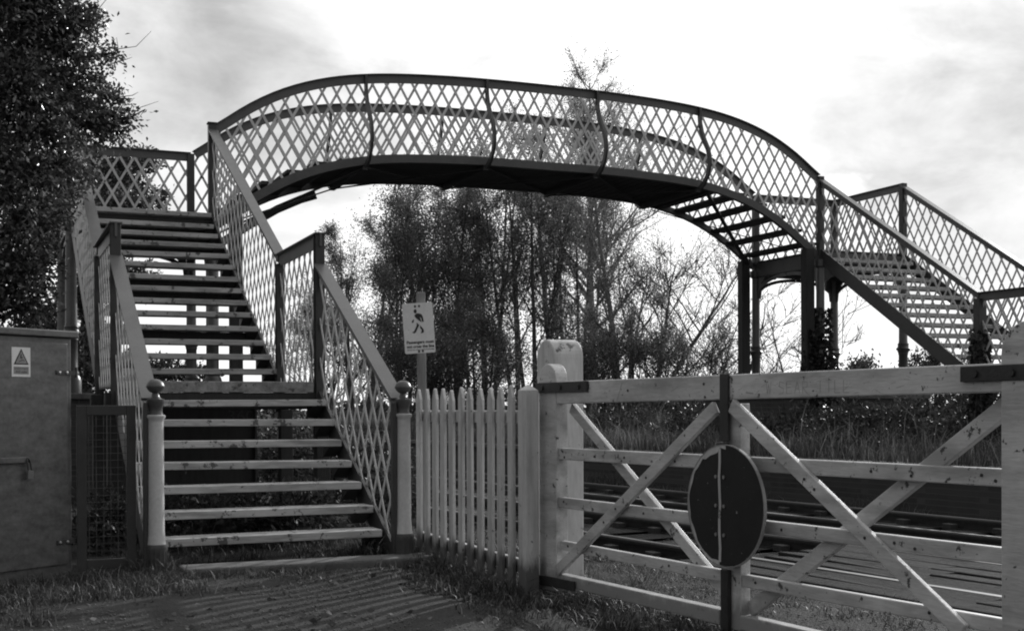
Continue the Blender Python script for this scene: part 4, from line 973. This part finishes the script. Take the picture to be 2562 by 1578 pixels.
fl_ = leaves_mesh('fallen_leaves', np.stack([lx, ly, gz(lx, ly) + .012], 1), .045, .7, np.stack([q2.normal(size=k), q2.normal(size=k), q2.normal(size=k) * .15], 1) * 3, .3, q2)
tag(link('fallen_leaves', fl_, 'straw'), 'scattered fallen leaves on the ground by the stairs', 'fallen leaves', kind='stuff')

# ------------------------------------------------------------------ sky, sun, camera
w = bpy.data.worlds.new('World'); sc.world = w; w.use_nodes = True; t = w.node_tree
bg = t.nodes['Background']; bg.inputs['Strength'].default_value = .1
sky = nn(t, 'ShaderNodeTexSky', sky_type='NISHITA'); sky.sun_disc = False; sky.sun_elevation = SUN_EL; sky.sun_rotation = SUN_AZ; sky.air_density = 1.2; sky.dust_density = 2.5
bw = nn(t, 'ShaderNodeRGBToBW'); t.links.new(sky.outputs[0], bw.inputs[0])
tc = nn(t, 'ShaderNodeTexCoord'); gen = tc.outputs['Generated']
dp = nn(t, 'ShaderNodeVectorMath', operation='DOT_PRODUCT'); t.links.new(gen, dp.inputs[0]); dp.inputs[1].default_value = SUND
near = ramp(t, mth(t, 'MULTIPLY', mth(t, 'ADD', dp.outputs['Value'], 1.), .5), [(.25, .30), (.60, .46), (.80, .98), (1., 1.05)])
cl1 = noise(t, gen, 3.2, 7, .55, (1, 1, 2.2), .4)
cl2 = noise(t, gen, 9.5, 7, .58, (1, 1, 1.7), .25)
dens = ramp(t, mixv(t, .35, cl1, cl2), [(.33, 0.), (.46, 1.)])
fluff = mth(t, 'MULTIPLY', mth(t, 'SUBTRACT', mixv(t, .6, cl1, cl2), .5), 1.0)
dark = None
for (u, v, wd, amt) in ((545, 190, .07, .24), (300, 120, .17, .24), (2450, 450, .08, .38), (2080, 90, .10, .15), (2570, 240, .05, .18), (2250, 700, .05, .14), (640, 330, .07, .15)):
    az_ = 22.9 + math.degrees(math.atan((u - 1281) / 3147)); el_ = math.atan((1022 - v) / 3147)
    dv = Vector((math.sin(R(az_)) * math.cos(el_), math.cos(R(az_)) * math.cos(el_), math.sin(el_)))
    ds = nn(t, 'ShaderNodeVectorMath', operation='DISTANCE'); t.links.new(gen, ds.inputs[0]); ds.inputs[1].default_value = dv
    k = ramp(t, mth(t, 'ADD', mth(t, 'DIVIDE', ds.outputs['Value'], wd * 2), mth(t, 'MULTIPLY', mth(t, 'SUBTRACT', cl2, .5), .6)), [(.0, amt), (.35, amt * .7), (.9, 0.)])
    dark = k if dark is None else mth(t, 'ADD', dark, k)
shade = mth(t, 'SUBTRACT', mth(t, 'ADD', 1.09, fluff), dark)
cloud = mixv(t, 1., mixv(t, 1., near, shade, 'MULTIPLY'), 11., 'MULTIPLY')
fin = mixv(t, dens, mth(t, 'MULTIPLY', bw.outputs[0], 1.), cloud)
t.links.new(fin, bg.inputs['Color'])
sl_ = bpy.data.lights.new('Sun', 'SUN'); sl_.energy = 3.2; sl_.angle = R(.8); sl_.color = (1, 1, 1)
so = bpy.data.objects.new('sun', sl_); COL.objects.link(so); so.rotation_euler = SUND.to_track_quat('Z', 'Y').to_euler(); so.location = SUND * 60

F, CY, YAW, PIT, ROL = 3147., 1033.5, R(22.898), R(-.238), R(-.211)
fw = Vector((math.sin(YAW) * math.cos(PIT), math.cos(YAW) * math.cos(PIT), math.sin(PIT))); rt = Vector((math.cos(YAW), -math.sin(YAW), 0)); up = rt.cross(fw)
rt2 = rt * math.cos(ROL) + up * math.sin(ROL); up2 = -rt * math.sin(ROL) + up * math.cos(ROL)
cam = bpy.data.cameras.new('camera'); co_ = bpy.data.objects.new('camera', cam); COL.objects.link(co_)
co_.matrix_world = Matrix((rt2, up2, -fw)).transposed().to_4x4()
cam.sensor_width = 36; cam.lens = F / 2562 * 36; cam.shift_y = (CY - 789) / 2562; cam.clip_end = 3000; cam.clip_start = .05
sc.camera = co_
sc.view_settings.view_transform = 'Standard'; sc.view_settings.look = 'None'; sc.view_settings.gamma = 1; sc.view_settings.exposure = 0
sc.cycles.max_bounces = 6; sc.cycles.transparent_max_bounces = 6; sc.cycles.use_denoising = True; sc.cycles.filter_width = 2.0
